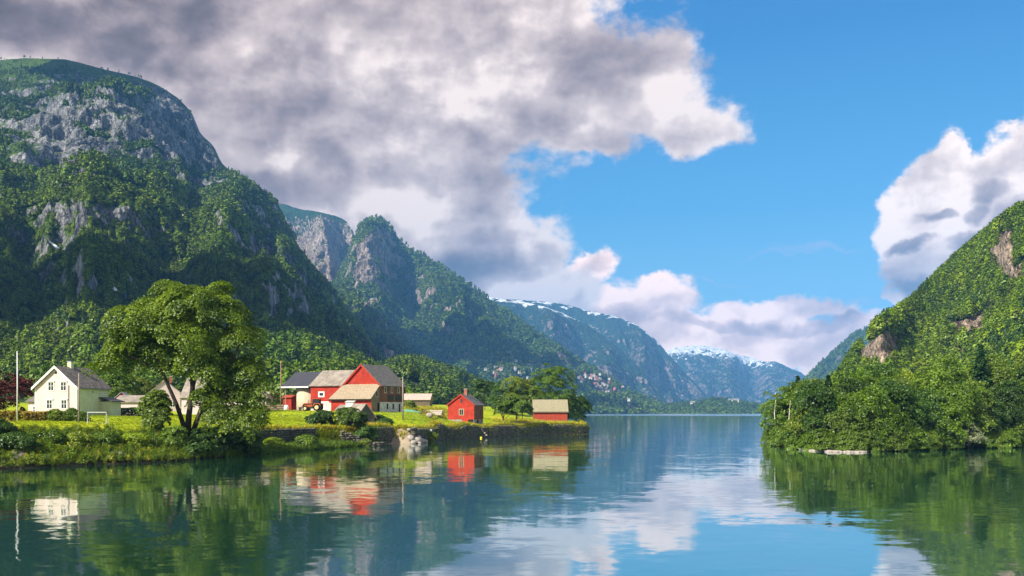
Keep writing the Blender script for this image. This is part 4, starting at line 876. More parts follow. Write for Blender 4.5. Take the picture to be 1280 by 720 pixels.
def frame_on(face, L, Wd):
    """local frames of the four walls of a box building x in +-Wd/2, y in 0..L: returns function (u, z, out) -> local point"""
    if face == 'front': return lambda u, z, o: Vector((u, -o, z))
    if face == 'right': return lambda u, z, o: Vector((Wd/2+o, u, z))
    if face == 'left': return lambda u, z, o: Vector((-Wd/2-o, L-u, z))
    return lambda u, z, o: Vector((-u, L+o, z))
def wbox(mb, fr, u0, u1, z0, z1, o0, o1):
    q = [fr(u0, z0, o0), fr(u1, z0, o0), fr(u1, z1, o0), fr(u0, z1, o0), fr(u0, z0, o1), fr(u1, z0, o1), fr(u1, z1, o1), fr(u0, z1, o1)]
    mb.add(q, [(0,3,2,1),(4,5,6,7),(0,1,5,4),(1,2,6,5),(2,3,7,6),(3,0,4,7)])
def window(root, fr, u, z, w_, h, fm=None, gm=None, label=None, mull=1, bars=1, fw=.13, name='window', head=.0):
    fm = fm or trim; a = MB()
    for (x0, x1, z0, z1) in ((u-w_/2-fw, u-w_/2, z-fw, z+h+fw), (u+w_/2, u+w_/2+fw, z-fw, z+h+fw), (u-w_/2, u+w_/2, z-fw, z), (u-w_/2, u+w_/2, z+h, z+h+fw)): wbox(a, fr, x0, x1, z0, z1, .0, .07)
    if head: wbox(a, fr, u-w_/2-fw-.12, u+w_/2+fw+.12, z+h+fw, z+h+fw+head, .0, .18)
    for i in range(mull): c_ = u-w_/2+w_*(i+1)/(mull+1); wbox(a, fr, c_-.04, c_+.04, z, z+h, .012, .055)
    for i in range(bars): c_ = z+h*(i+1)/(bars+1)*(1.12 if bars == 1 else 1); wbox(a, fr, u-w_/2, u+w_/2, c_-.03, c_+.03, .012, .05)
    f = a.build(name, fm, root); b = MB(); wbox(b, fr, u-w_/2, u+w_/2, z, z+h, .004, .018); b.build('pane', gm or glass, f)
    if label: f['label'] = label
    return f
def panel(root, fr, name, mat, u0, u1, z0, z1, o=.03, label=None):
    a = MB(); wbox(a, fr, u0, u1, z0, z1, -.02, o); q = a.build(name, mat, root)
    if label: q['label'] = label
    return q
def gable_walls(mb, Wd, L, z0, hw, hr, x0=0.): mb.prism([(x0-Wd/2, z0), (x0+Wd/2, z0), (x0+Wd/2, hw), (x0, hr), (x0-Wd/2, hw)], 0, L)
def gable_roof(mb, Wd, L, hw, hr, th=.16, oy=.35, ox=.35, x0=0., y0=0.):
    k_ = (hr-hw)/(Wd/2)
    for s in (-1, 1):
        e = (x0+s*(Wd/2+ox), hw-ox*k_); a = [(e[0], y0-oy, e[1]), (x0, y0-oy, hr), (x0, y0+L+oy, hr), (e[0], y0+L+oy, e[1])]
        n_ = Vector((s*k_, 0, 1)).normalized(); off = n_*.02
        mb.slab([Vector(q)+off for q in (a if s > 0 else a[::-1])][::1], th, n_)
def rake(mb, Wd, hw, hr, ox=.35, w_=.22, y=-.37, th=.05, x0=0.):
    k_ = (hr-hw)/(Wd/2)
    for s in (-1, 1):
        e = (x0+s*(Wd/2+ox), hw-ox*k_); q = [(e[0], e[1]-w_+.02), (x0, hr-w_+.02), (x0, hr+.2), (e[0], e[1]+.2)]
        mb.prism(q, y-th, y)
def chimney(root, x, y, z0, z1, s=.6, mat=None, cap=None):
    a = MB(); a.box(x-s/2, x+s/2, y-s/2, y+s/2, z0, z1); c_ = a.build('chimney', mat or brick, root)
    b = MB(); b.box(x-s/2-.07, x+s/2+.07, y-s/2-.07, y+s/2+.07, z1+.002, z1+.14); b.build('cap', cap or concrete, c_)

# ------------------------------------------------------------------ white farmhouse
C0 = Vector((X(96.5,166), 166, 0)); th = R(12); Wd, L = 8.1, 8.6
root = empty('farmhouse', (C0.x-math.cos(th)*Wd/2, C0.y+math.sin(th)*Wd/2, 5.35), -th, 'white two storey wooden farmhouse with a brown tiled roof', 'house')
a = MB(); gable_walls(a, Wd, L, .45, 5.35, 8.75); a.cur = 0
body = a.build('wall', [white_w], root)
a = MB(); wbox(a, frame_on('right', L, Wd), .02, L-.02, .47, 5.0, 0, .03); q = a.build('side_cladding', cream_w, root); q['label'] = 'side wall tinted pale green for the light on that side'  # greenish light of the right side is put into this wall's colour
a = MB(); a.box(-Wd/2+.05, Wd/2-.05, .05, L-.05, -1.5, .45); a.build('foundation', grey_st, root)
a = MB(); gable_roof(a, Wd, L, 5.35, 8.75, .17, .45, .4); a.build('roof', slate_b, root)
a = MB(); rake(a, Wd, 5.35, 8.75, .4, .26, -.455); a.build('bargeboard', trim, root)
fr = frame_on('front', L, Wd); fs_ = frame_on('right', L, Wd)
for u, z in ((-1.25,1.7),(1.55,1.7),(-.95,4.75),(1.45,4.75)): window(root, fr, u, z, .95, 1.35, trim, head=.12)
for u in (1.2,2.4): window(root, fs_, u, 1.9, .85, 1.35, cream_w, mull=1)
for u in (5.0,6.2): window(root, fs_, u, 1.9, .85, 1.35, cream_w, mull=1)
panel(root, fr, 'vent', dark, -.18, .18, 7.55, 7.9); panel(root, fs_, 'vent', brown_w, 4.0, 4.4, 4.35, 4.75)
for u in (-3.98, 3.98): panel(root, fr, 'corner_board', trim, u-.09, u+.09, .45, 5.2, .05)
a = MB(); a.tube([(2.45,-.09,.6),(2.45,-.09,5.6)], .06, 8); a.build('downpipe', metal_g, root)
a = MB(); a.tube([(Wd/2+.42,-.4,5.05),(Wd/2+.42,L+.4,5.05)], .07, 6); a.build('gutter', metal_g, root)
chimney(root, .15, 3.6, 8.3, 9.75, .72, cream_w, metal_g)
# lower wing on the left and porch on the far right
a = MB(); a.box(-Wd/2-3.4, -Wd/2-.005, 2.6, 7.6, -1.4, 2.9); a.build('side_wing_wall', white_w, root)
a = MB(); a.slab([(-Wd/2-3.8,2.2,2.75),(-Wd/2-.02,2.2,2.75),(-Wd/2-.02,5.1,4.6),(-Wd/2-2.6,5.1,4.6)], .15); a.slab([(-Wd/2-2.6,5.1,4.6),(-Wd/2-.02,5.1,4.6),(-Wd/2-.02,8.0,2.75),(-Wd/2-3.8,8.0,2.75)], .15); a.slab([(-Wd/2-3.8,8.0,2.75),(-Wd/2-3.8,2.2,2.75),(-Wd/2-2.6,5.1,4.6)], .12); a.build('side_wing_roof', slate_g, root)
wr = window(root, lambda u, z, o: Vector((-Wd/2-1.8+u, 2.6-o, z)), 0, 1.0, 1.1, 1.0)
a = MB(); a.box(Wd/2+.005, Wd/2+2.1, L-2.4, L+.6, -1.4, 2.9); a.build('porch_wall', cream_w, root)
a = MB(); a.slab([(Wd/2+.01,L-2.8,3.55),(Wd/2+.01,L+1.0,3.55),(Wd/2+2.6,L+1.0,2.85),(Wd/2+2.6,L-2.8,2.85)], .14, (.25,0,.97)); a.build('porch_roof', slate_d, root)
panel(root, fs_, 'cellar_door', red_w2, L-4.0, L-2.6, -.6, .42, .06)

# ------------------------------------------------------------------ red barn with its wings
th = R(25); C0 = Vector((X(475,232), 232, 0)); Wd, L = 10.2, 10.8; zb = 6.35
root = empty('barn', (C0.x-math.cos(th)*Wd/2, C0.y+math.sin(th)*Wd/2, zb), -th, 'large red wooden barn with several grey roofs and a whitewashed stone base', 'barn')
H1, H2 = 6.55, 11.3
a = MB(); gable_walls(a, Wd, L, 2.45, H1, H2); a.build('gable_wall', red_w, root)
a = MB(); a.box(-Wd/2+.06, Wd/2-.06, .06, L-.06, -1.6, 2.45); a.build('stone_base', white_st, root)
fs_ = frame_on('right', L, Wd)
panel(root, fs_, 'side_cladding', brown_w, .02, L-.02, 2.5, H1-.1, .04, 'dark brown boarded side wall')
fo = lambda u, z, o: fs_(u, z, o+.04)
for u in (2.2, 5.2, 8.2): window(root, fo, u, 4.75, .62, 1.15, simple('pale_frame', (.55,.50,.38)), mull=0, bars=0, fw=.2)
for u in (4.6, 8.1): panel(root, fo, 'shutter', simple('mossy_shutter', (.055,.06,.035)), u-1.25, u+1.25, 2.75, 4.15, .09, 'dark green shutter')
for u, h_ in ((3.3,1.3),(5.9,1.3),(8.8,1.9)): panel(root, fs_, 'slot_window' if h_ < 1.5 else 'door', dark, u-.28, u+.28, 2.05-h_, 2.05, .02)
a = MB(); gable_roof(a, Wd, L, H1, H2, .2, .4, .5); q = a.build('main_roof', slate_g, root)
a = MB(); rake(a, Wd, H1, H2, .5, .34, -.41); a.build('bargeboard', red_w, root)
# lean-to at the front
a = MB(); D = 3.7; x1 = Wd/2-.1; x0 = x1-11.2
a.prism([(-D, -1.5), (-.01, -1.5), (-.01, 6.35), (-D, 3.3)], x0, x1-.001, 'x'); lt = a.build('lean_to_wall', red_w, root)
a = MB(); a.prism([(-D+.02, -1.5), (-.03, -1.5), (-.03, 6.25), (-D+.02, 3.2)], x1+.002, x1+.06, 'x'); q = a.build('lean_to_side', oldwood, root); q['label'] = 'grey unpainted side of the lean-to'
a = MB(); a.slab([(x0+1.0,-.02,6.55),(x0-.3,-D-.55,3.0),(x1+.35,-D-.55,3.0),(x1+.35,-.02,6.55)], .16); a.build('lean_to_roof', slate_t, root)
a = MB(); a.box(x0-.3, x1+.35, -D-.62, -D-.5, 2.72, 3.0); a.build('eave_board', dark, root)
window(root, lambda u, z, o: Vector((x1+.06+o, -D+u, z)), 2.3, 3.7, .7, 1.2, simple('pale_frame2', (.50,.46,.36)), mull=0, bars=0, fw=.15)
panel(root, lambda u, z, o: Vector((x1+.06+o, -D+u, z)), 'lean_to_door', dark, 2.7, 3.5, -.3, 2.2)
# long middle wing with patchy roof
x1 = -Wd/2+.02-.0; x0 = -Wd/2-10.0; WB = 9.6
a = MB(); a.prism([(.35, 2.35), (WB, 2.35), (WB, H1), (WB/2+.17, 10.1), (.35, H1)], x0, x1, 'x'); a.build('wing_wall', red_w, root)
a = MB(); a.box(x0+.05, x1, .4, WB-.1, -1.6, 2.35); a.build('wing_base', white_st, root)
a = MB(); xr = x1+3.4
a.slab([(x0-.3,-.1,H1-.30),(xr-2.2,-.1,H1-.30),(xr+1.6,WB/2+.17,10.2),(x0+.3,WB/2+.17,10.2)], .2); a.slab([(x0+.3,WB/2+.17,10.2),(xr,WB/2+.17,10.2),(xr,WB+.4,H1-.3),(x0-.3,WB+.4,H1-.3)], .2); a.build('wing_roof', slate_p, root)
fw_ = lambda u, z, o: Vector((u, .35-o, z))
for u in (x0+3.2, x0+8.9): window(root, fw_, u, 4.0, 1.15, .7, trim, mull=0, bars=0, fw=.33)
panel(root, fw_, 'loading_hatch', trim, x0+2.4, x0+5.4, 2.2, 2.6, .06); panel(root, fw_, 'stable_door', dark, x0+7.0, x0+8.6, -.3, 2.0)
# roofed silo on the far left
xs0 = x0-8.4
a = MB(); a.slab([(xs0-.2,-.05,H1-.35),(x0-.32,-.05,H1-.35),(x0+.28,WB/2+.17,9.95),(xs0+.3,WB/2+.17,9.95)], .16); a.slab([(xs0+.3,WB/2+.17,9.95),(x0+.28,WB/2+.17,9.95),(x0-.32,WB+.3,H1-.35),(xs0-.2,WB+.3,H1-.35)], .16); q = a.build('silo_roof', slate_d, root)
a = MB(); a.box(xs0-.2, x0-.35, -.16, -.06, H1-.55, H1-.2); a.build('fascia', pole_p, root)
a = MB(); a.cyl(x0-3.15, 4.0, -1.6, H1-.4, 3.1, n=40); q = a.build('silo', concrete, root, True); q['label'] = 'round beige concrete silo'
a = MB(); a.cyl(xs0+.6, .6, -1.6, H1-.3, .12, n=8); a.build('silo_roof_post', pole_w, root); a = MB(); a.cyl(xs0+.6, WB-.4, -1.6, H1-.3, .12, n=8); a.build('silo_roof_post', pole_w, root)

# ------------------------------------------------------------------ small red cottage on the quay
th = R(15); C0 = Vector((X(592.5,250), 250, 0)); Wd, L = 7.0, 8.2; zb = 4.35
root = empty('cottage', (C0.x-math.cos(th)*Wd/2, C0.y+math.sin(th)*Wd/2, zb), -th, 'small red wooden house on a stone cellar at the quay edge', 'house')
a = MB(); gable_walls(a, Wd, L, .18, 3.9, 6.45); a.build('wall', red_h, root)
a = MB(); a.box(-Wd/2+.06, Wd/2-.06, .06, L-.06, -2.6, .18); a.build('stone_cellar', grey_st, root)
fr = frame_on('front', L, Wd); fs_ = frame_on('right', L, Wd)
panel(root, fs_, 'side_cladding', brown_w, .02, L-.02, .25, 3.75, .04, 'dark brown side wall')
a = MB(); gable_roof(a, Wd, L, 3.9, 6.45, .14, .3, .3); a.build('roof', slate_g, root)
a = MB(); rake(a, Wd, 3.9, 6.45, .3, .2, -.31); a.build('bargeboard', red_h, root)
window(root, fr, .15, 1.35, 1.0, 1.35, simple('weathered_frame', (.45,.36,.25)), mull=1, bars=0, fw=.17)
window(root, fr, .15, 4.45, .5, 1.0, red_h, mull=0, bars=0, fw=.16)
panel(root, fr, 'cellar_panel', red_h, .35, 1.95, -1.55, .2, .05, 'red boarded cellar wall'); panel(root, fr, 'cellar_door', dark, 2.0, 3.3, -1.75, .12, .02, 'open dark cellar door')
panel(root, fs_, 'cellar_opening', dark, 2.6, 3.9, -1.7, -.0, .03); window(root, lambda u, z, o: fs_(u, z, o+.04), 5.8, 1.3, .6, 1.3, brown_w, mull=0, bars=0)
chimney(root, .3, 3.2, 5.8, 7.9, .75)

# ------------------------------------------------------------------ red boathouse
zb = 3.2; xl, xr_ = X(667.5,286), X(709,286)
root = empty('boathouse', ((xl+xr_)/2, 286, zb), R(1), 'low red boathouse with a lichen covered roof near the tip of the point', 'boathouse')
w2 = (xr_-xl)/2
a = MB(); a.prism([(0, -1.), (7, -1.), (7, 3.3), (3.5, 6.5), (0, 3.3)], -w2, w2, 'x'); a.build('wall', red_w2, root)
a = MB()
a.slab([(-w2-.35,-.4,3.15),(w2+.35,-.4,3.15),(w2+.35,3.5,6.72),(-w2-.35,3.5,6.72)], .18); a.slab([(-w2-.35,3.5,6.72),(w2+.35,3.5,6.72),(w2+.35,7.4,3.15),(-w2-.35,7.4,3.15)], .18); a.build('roof', slate_y, root)
a = MB(); a.box(-w2-.35, w2+.35, -.46, -.4, 3.0, 3.28); a.build('eave_board', oldwood, root)
a = MB(); a.tube([(w2+.12, .2, -.8), (w2+.12, .2, 3.0)], .07, 6); a.build('corner_post', oldwood, root)

# ------------------------------------------------------------------ stone hut among the bushes
p0 = on(462, 203); th = R(32)
root = empty('stone_hut', (p0.x-1.0, p0.y+1.5, p0.z-.1), -th, 'little old stone hut with a grey slab roof half hidden by bushes', 'hut')
a = MB(); gable_walls(a, 4.2, 5.0, -1., 2.0, 4.6); a.build('wall', simple('dark_stone', (.12,.11,.095), .9, .35, 2., bump=.5), root)
a = MB(); gable_roof(a, 4.2, 5.0, 2.0, 4.6, .14, .3, .35); a.build('roof', slate_p, root)
panel(root, frame_on('front', 5., 4.2), 'door', dark, -.5, .5, -.5, 1.6)
root.rotation_euler[2] = R(38)
p0 = on(434, 210)
root = empty('garden_shed', (p0.x, p0.y, p0.z), R(-8), 'small grey shed roof with a white box on top between the bushes', 'shed')
a = MB(); a.box(-2.3, 2.3, 0, 3, -1, 2.9); a.build('wall', grey_st, root)
a = MB(); a.slab([(-2.7,-.4,2.75),(2.7,-.4,2.75),(2.7,3.3,3.9),(-2.7,3.3,3.9)], .12); a.build('roof', slate_p, root)
a = MB(); a.box(-.6, 1.1, .8, 2.0, 3.3, 4.5); q = a.build('hatch', trim, root); a = MB(); a.slab([(-.75,.6,4.5),(1.25,.6,4.5),(1.25,2.2,4.8),(-.75,2.2,4.8)], .08); a.build('lid', white_st, q)

# ------------------------------------------------------------------ sheds and houses seen behind the big tree
def simple_house(name, label, cat, px, Y, zb, w_, d, hw, hr, wall, roof, rz=0., wins=3, group=None, chim=False, gable=False, wh=1.1):
    root = empty(name, (X(px, Y), Y, zb), rz, label, cat, group); a = MB()
    if gable:
        gable_walls(a, w_, d, -1.2, hw, hr); a.build('wall', wall, root); a = MB(); gable_roof(a, w_, d, hw, hr, .15, .3, .35); a.build('roof', roof, root)
    else:
        a.prism([(0, -1.2), (d, -1.2), (d, hw), (d/2, hr), (0, hw)], -w_/2, w_/2, 'x'); a.build('wall', wall, root); a = MB(); k_ = (hr-hw)/(d/2); o_ = .4
        a.slab([(-w_/2-.3,-o_,hw-o_*k_+.03),(w_/2+.3,-o_,hw-o_*k_+.03),(w_/2+.3,d/2,hr+.03),(-w_/2-.3,d/2,hr+.03)], .15); a.slab([(-w_/2-.3,d/2,hr+.03),(w_/2+.3,d/2,hr+.03),(w_/2+.3,d+o_,hw-o_*k_+.03),(-w_/2-.3,d+o_,hw-o_*k_+.03)], .15); a.build('roof', roof, root)
    for i in range(wins): window(root, lambda u, z, o: Vector((u, -o, z)), -w_/2+w_*(i+.5)/wins, 1.0, .9, wh)
    if chim: chimney(root, .2*w_, d/2, hr-.4, hr+1.1, .6)
    return root
simple_house('garage', 'long low white garage with a pale grey roof left of the tree', 'garage', 168, 205, 6.2, 8.4, 6, 2.3, 3.6, white_w, slate_p, R(-3), 0)
simple_house('red_shed', 'small red shed with a white roof edge peeking over the garage', 'shed', 152, 222, 6.6, 3.6, 4, 2.6, 4.2, red_w, metal_g, R(10), 0, gable=True)
simple_house('white_house', 'white house seen through the big tree, right of the garage', 'house', 206, 226, 6.6, 6.8, 8, 4.2, 7., white_w, slate_p, R(20), 2, gable=True, chim=True)
simple_house('grey_roofed_house', 'wide white house under a pale grey roof behind the tree trunk', 'house', 268, 218, 6.6, 15, 8.5, 3.2, 7.6, white_w, slate_p, R(-4), 4, chim=True)
simple_house('outhouse', 'low white outhouse at the right edge of the big tree', 'shed', 318, 246, 7.3, 6.0, 5, 2.4, 4.2, white_w, slate_p, R(-6), 1)
simple_house('red_annex', 'tiny red shed left of the silo', 'shed', 359, 252, 7.2, 2.6, 3, 2.9, 3.4, red_w, red_w2, R(-25), 0)
simple_house('low_byre', 'long low building with a pinkish roof right of the barn', 'byre', 520, 300, 8.6, 8.5, 5, 1.6, 3.3, oldwood, simple('pinkish_roof', (.50,.38,.32), .9, .2), R(-5), 0)

# ------------------------------------------------------------------ poles
def pole(name, label, px, Y, ytop, ybot, r_, mat, cross=False, cap=False):
    z0 = CAMH+(HOR-ybot)*Y/FPX; z1 = CAMH+(HOR-ytop)*Y/FPX; root = empty(name, (X(px, Y), Y, gz(X(px, Y), Y)), 0, label, 'pole'); b_ = root.location.z
    a = MB(); a.tube([(0,0,-.4), (.03,0,(z1-b_)*.5), (0,0,z1-b_)], [r_, r_*.85, r_*.7], 8); a.build('shaft', mat, root, True)
    if cross:
        a = MB(); a.box(-.5, .5, -.06, .06, z1-b_-.5, z1-b_-.38); c_ = a.build('crossarm', mat, root)
        for s in (-.42, .42): a = MB(); a.cyl(s, 0, z1-b_-.38, z1-b_-.2, .05, n=8); a.build('insulator', trim, c_)
    if cap: a = MB(); a.cyl(0, 0, z1-b_, z1-b_+.15, .10, .05, n=8); a.build('knob', trim, root)
    return root
pole('flagpole', 'tall bare white flagpole beside the copper beech at the far left', 21.5, 150, 440, 528, .11, pole_p, cap=True)
pole('utility_pole', 'grey wooden pole standing before the corner of the white house', 98.5, 150, 467, 527, .13, pole_w)
pole('utility_pole', 'thin rusty pole left of the dark roofed silo', 351, 246, 451, 506, .13, simple('rusty_pole', (.36,.22,.17)), False)
pole('utility_pole', 'wooden pole in the meadow right of the barn', 503.5, 222, 471, 527, .17, pole_w)

# ------------------------------------------------------------------ goal
gp = on(121, 147); root = empty('football_goal', (gp.x, gp.y, gp.z), R(-4), 'small white goal frame on the meadow before the white house', 'goal')
a = MB(); a.tube([(-1.45,0,0),(-1.45,0,1.7),(1.45,0,1.7),(1.45,0,0)], .05, 8); a.build('frame', trim, root)
a = MB()
for s in (-1.45, 1.45): a.tube([(s,0,1.68),(s,.9,.05),(s,0,.05)], .03, 6)
a.tube([(-1.45,.9,.05),(1.45,.9,.05)], .03, 6); a.build('ground_bar', trim, root)

# ------------------------------------------------------------------ tractor
tp = on(391, 226.5); root = empty('tractor', (tp.x, tp.y, tp.z), R(172), 'orange and dark tractor with a front loader parked before the barn', 'tractor'); 
t_or = simple('tractor_orange', (.42, .10, .03), .4, .2); t_bk = simple('tractor_black', (.03,.03,.03), .7, .2); rubber = simple('tyre_rubber', (.02,.02,.02), .9, .3); rim_y = simple('rim_paint', (.62,.50,.30), .5, .1)
a = MB(); a.prism([(-.1,.9),(2.3,.95),(2.35,1.55),(1.9,1.8),(-.1,1.9)], -.42, .42, 'y'); a.build('bonnet', t_or, root, bevel=.05)
a = MB(); a.box(-2.0, 2.2, -.3, .3, .55, .95); a.box(-1.5,-.3,-.95,.95,.9,1.15); a.build('chassis', t_bk, root, bevel=.03)
for x_ in (-1.75, -.15):
    for s in (-.72, .72): a = MB(); a.tube([(x_,s,1.1),(x_+(.1 if x_ < -1 else -.12),s*.92,2.75)], .055, 6); a.build('cab_post', t_bk, root)
a = MB(); a.box(-1.75,-.2,-.78,.78,2.72,2.86); a.build('cab_roof', t_or, root, bevel=.04)
a = MB(); a.prism([(-1.68,1.2),(-.2,1.2),(-.28,2.7),(-1.62,2.7)], -.66, .66, 'y'); a.build('cab_glass', glass, root)
for s in (-1, 1):
    a = MB(); a.tube([(-1.3,s*.98-.24,.85),(-1.3,s*.98-.24,.85),(-1.3,s*.98-.2,.85),(-1.3,s*.98+.2,.85),(-1.3,s*.98+.24,.85)], [.5,.8,.85,.85,.8], 24, False); wq = a.build('rear_wheel', rubber, root); a = MB(); a.tube([(-1.3,s*.98-.25,.85),(-1.3,s*.98+.25,.85)], .48, 16); a.build('rim', rim_y, wq)
    a = MB(); a.tube([(1.5,s*.9-.17,.6),(1.5,s*.9-.17,.6),(1.5,s*.9-.14,.6),(1.5,s*.9+.14,.6),(1.5,s*.9+.17,.6)], [.34,.56,.6,.6,.56], 22, False); wq = a.build('front_wheel', rubber, root); a = MB(); a.tube([(1.5,s*.9-.18,.6),(1.5,s*.9+.18,.6)], .33, 14); a.build('rim', rim_y, wq)
    a = MB(); a.prism([(-2.2,1.3),(-2.0,1.75),(-.7,1.8),(-.4,1.2),(-.6,1.15),(-.85,1.6),(-1.9,1.6),(-2.05,1.25)], s*.98-.25, s*.98+.25, 'y'); a.build('fender', t_or, root)
a = MB()
for s in (-.5, .5): a.tube([(-.1,s,1.7),(1.9,s,1.55),(3.1,s,.45)], .07, 6)
a.build('loader_arm', t_bk, root)
a = MB(); a.prism([(3.05,.9),(3.0,.15),(3.7,.08),(3.72,.14),(3.12,.22),(3.15,.9)], -.95, .95, 'y'); a.build('bucket', metal_g, root)
a = MB(); a.tube([(.9,.3,1.8),(.9,.3,2.5)], .05, 8); a.build('exhaust', t_bk, root)

# ------------------------------------------------------------------ fences
def fence(name, label, line, step=3.2, h=1.0, mat=None, rails=0, r_=.05):
    pts = []
    for i in range(len(line)-1):
        a0, b0 = Vector((X(*line[i]), line[i][1])), Vector((X(*line[i+1]), line[i+1][1])); n_ = max(1, int((b0-a0).length/step))
        pts += [a0.lerp(b0, j/n_) for j in range(n_)]
    pts.append(Vector((X(*line[-1]), line[-1][1])))
    root = empty(name, (pts[0].x, pts[0].y, gz(*pts[0])), 0, label, 'fence'); o = root.location; tops = []
    for q in pts:
        z = gz(q.x, q.y); hh = h*random.uniform(.9, 1.15); lx = random.uniform(-.06, .06); a = MB(); a.tube([(q.x-o.x, q.y-o.y, z-o.z-.2), (q.x-o.x+lx, q.y-o.y, z-o.z+hh)], [r_*1.1, r_*.9], 6); a.build('post', mat or pole_w, root); tops.append((q.x-o.x+lx*.8, q.y-o.y, z-o.z))
    a = MB()
    for f in (.45, .85): a.tube([(x_, y_, z_+h*f) for x_, y_, z_ in tops], .05 if rails else .008, 4)
    a.build('rail' if rails else 'wire', mat or metal_g, root); return root
fence('wire_fence', 'thin wire fence across the meadow left of the bushes', [(330,196),(395,205)], 4.)
fence('wire_fence', 'thin wire fence across the meadow in front of the barn', [(470,216),(555,240)], 3.4)
fence('wire_fence', 'row of pale posts in the golden grass by the boathouse', [(618,262),(640,266),(664,269),(690,275)], 3.0, 1.1, pole_p)
fence('rail_fence', 'weathered rail fence behind the barn driveway', [(505,243),(535,262)], 3., 1.2, pole_w, 1, .07)
fence('wire_fence', 'posts along the edge between the ramp and the quay', [(524,204),(548,222)], 2.6, 1.0, pole_p, 0)

# ------------------------------------------------------------------ the big tree on the bank
Yt = 140.; bt = on(232, Yt); kx = Yt/FPX
def el_px(cx, cy, rx, ry, dy=0., ryd=None):
    return ((cx-232)*kx, dy, (CAMH+(HOR-cy)*kx)-bt.z, rx*kx, ryd or rx*kx*.9, ry*kx)
BT = [el_px(250,386,48,26,0,7), el_px(205,390,38,26,1,6), el_px(174,410,26,18,-1,4), el_px(152,436,26,12,-1,3.5), el_px(135,452,14,9,-1,2), el_px(225,425,60,34,-1,7.5), el_px(280,395,36,26,0,5), el_px(303,425,24,26,0,4),
      el_px(309,465,20,26,0,3.5), el_px(296,500,28,32,0,4), el_px(318,520,17,18,-1,2.5), el_px(255,455,40,24,0,6), el_px(275,485,26,26,1,4), el_px(190,440,36,22,1,5), el_px(205,462,20,12,0,3), el_px(282,525,20,14,-1,3), el_px(225,372,40,18,0,5), el_px(130,458,14,8,-2,2), el_px(322,500,14,22,-1,2.5), el_px(300,475,28,30,2,3), el_px(290,535,26,14,-1,3), el_px(262,512,16,22,1.5,3), el_px(308,520,22,20,-1,3), el_px(325,512,12,16,0,2), el_px(240,500,12,10,3,2), el_px(330,485,9,16,0,2), el_px(165,425,34,24,0,4), el_px(145,448,26,16,0,3.5), el_px(190,405,36,28,-2,4), el_px(178,455,26,14,0,3), el_px(268,500,22,26,-2.5,3), el_px(285,515,26,24,-2,3), el_px(300,535,24,14,-2,3), el_px(262,470,30,20,-2,4), el_px(276,358,14,8,0,2), el_px(205,358,16,8,0,2), el_px(155,395,16,12,-1,2.5)]
def big_gen():
    def P(px, py, dy=0.): return ((px-232)*kx, dy, (CAMH+(HOR-py)*kx)-bt.z)
    limbs = [([P(232,552), P(229,530), P(222,505,-.5), P(208,470,-1), P(190,430,-1), P(172,402,-1)], .42), ([P(234,552), P(236,520), P(240,485,.3), P(236,440,.5), P(225,400,.5), P(215,375,0)], .5),
             ([P(237,552), P(246,522,.5), P(258,485,1), P(270,440,1), P(285,400,.5)], .42), ([P(238,550), P(250,520,-.6), P(272,480,-1), P(296,445,-1), P(306,420,-1)], .34),
             ([P(240,485,.3), P(252,440,.5), P(262,395,0), P(262,370,0)], .26), ([P(208,470,-1), P(180,450,-1.5), P(148,442,-1.5), P(130,452,-1.5)], .2), ([P(258,485,1), P(285,490,0), P(305,505,-.5), P(318,525,-1)], .18), ([P(222,505,-.5), P(215,490,-.8), P(200,462,0)], .16)]
    return tree_mesh(BT, 580, 215, .16, 1.42, 77, flat=.11, droop=.42, jit=.40, outer=.5, limbs=limbs)
plant_tree('maple_tree', 'huge spreading green tree with several trunks standing on the bank', 'tree', bt, 'big', big_gen, G_big, barkm=simple('dark_bark', (.055, .042, .03), .9, .5, 3., bump=.6))

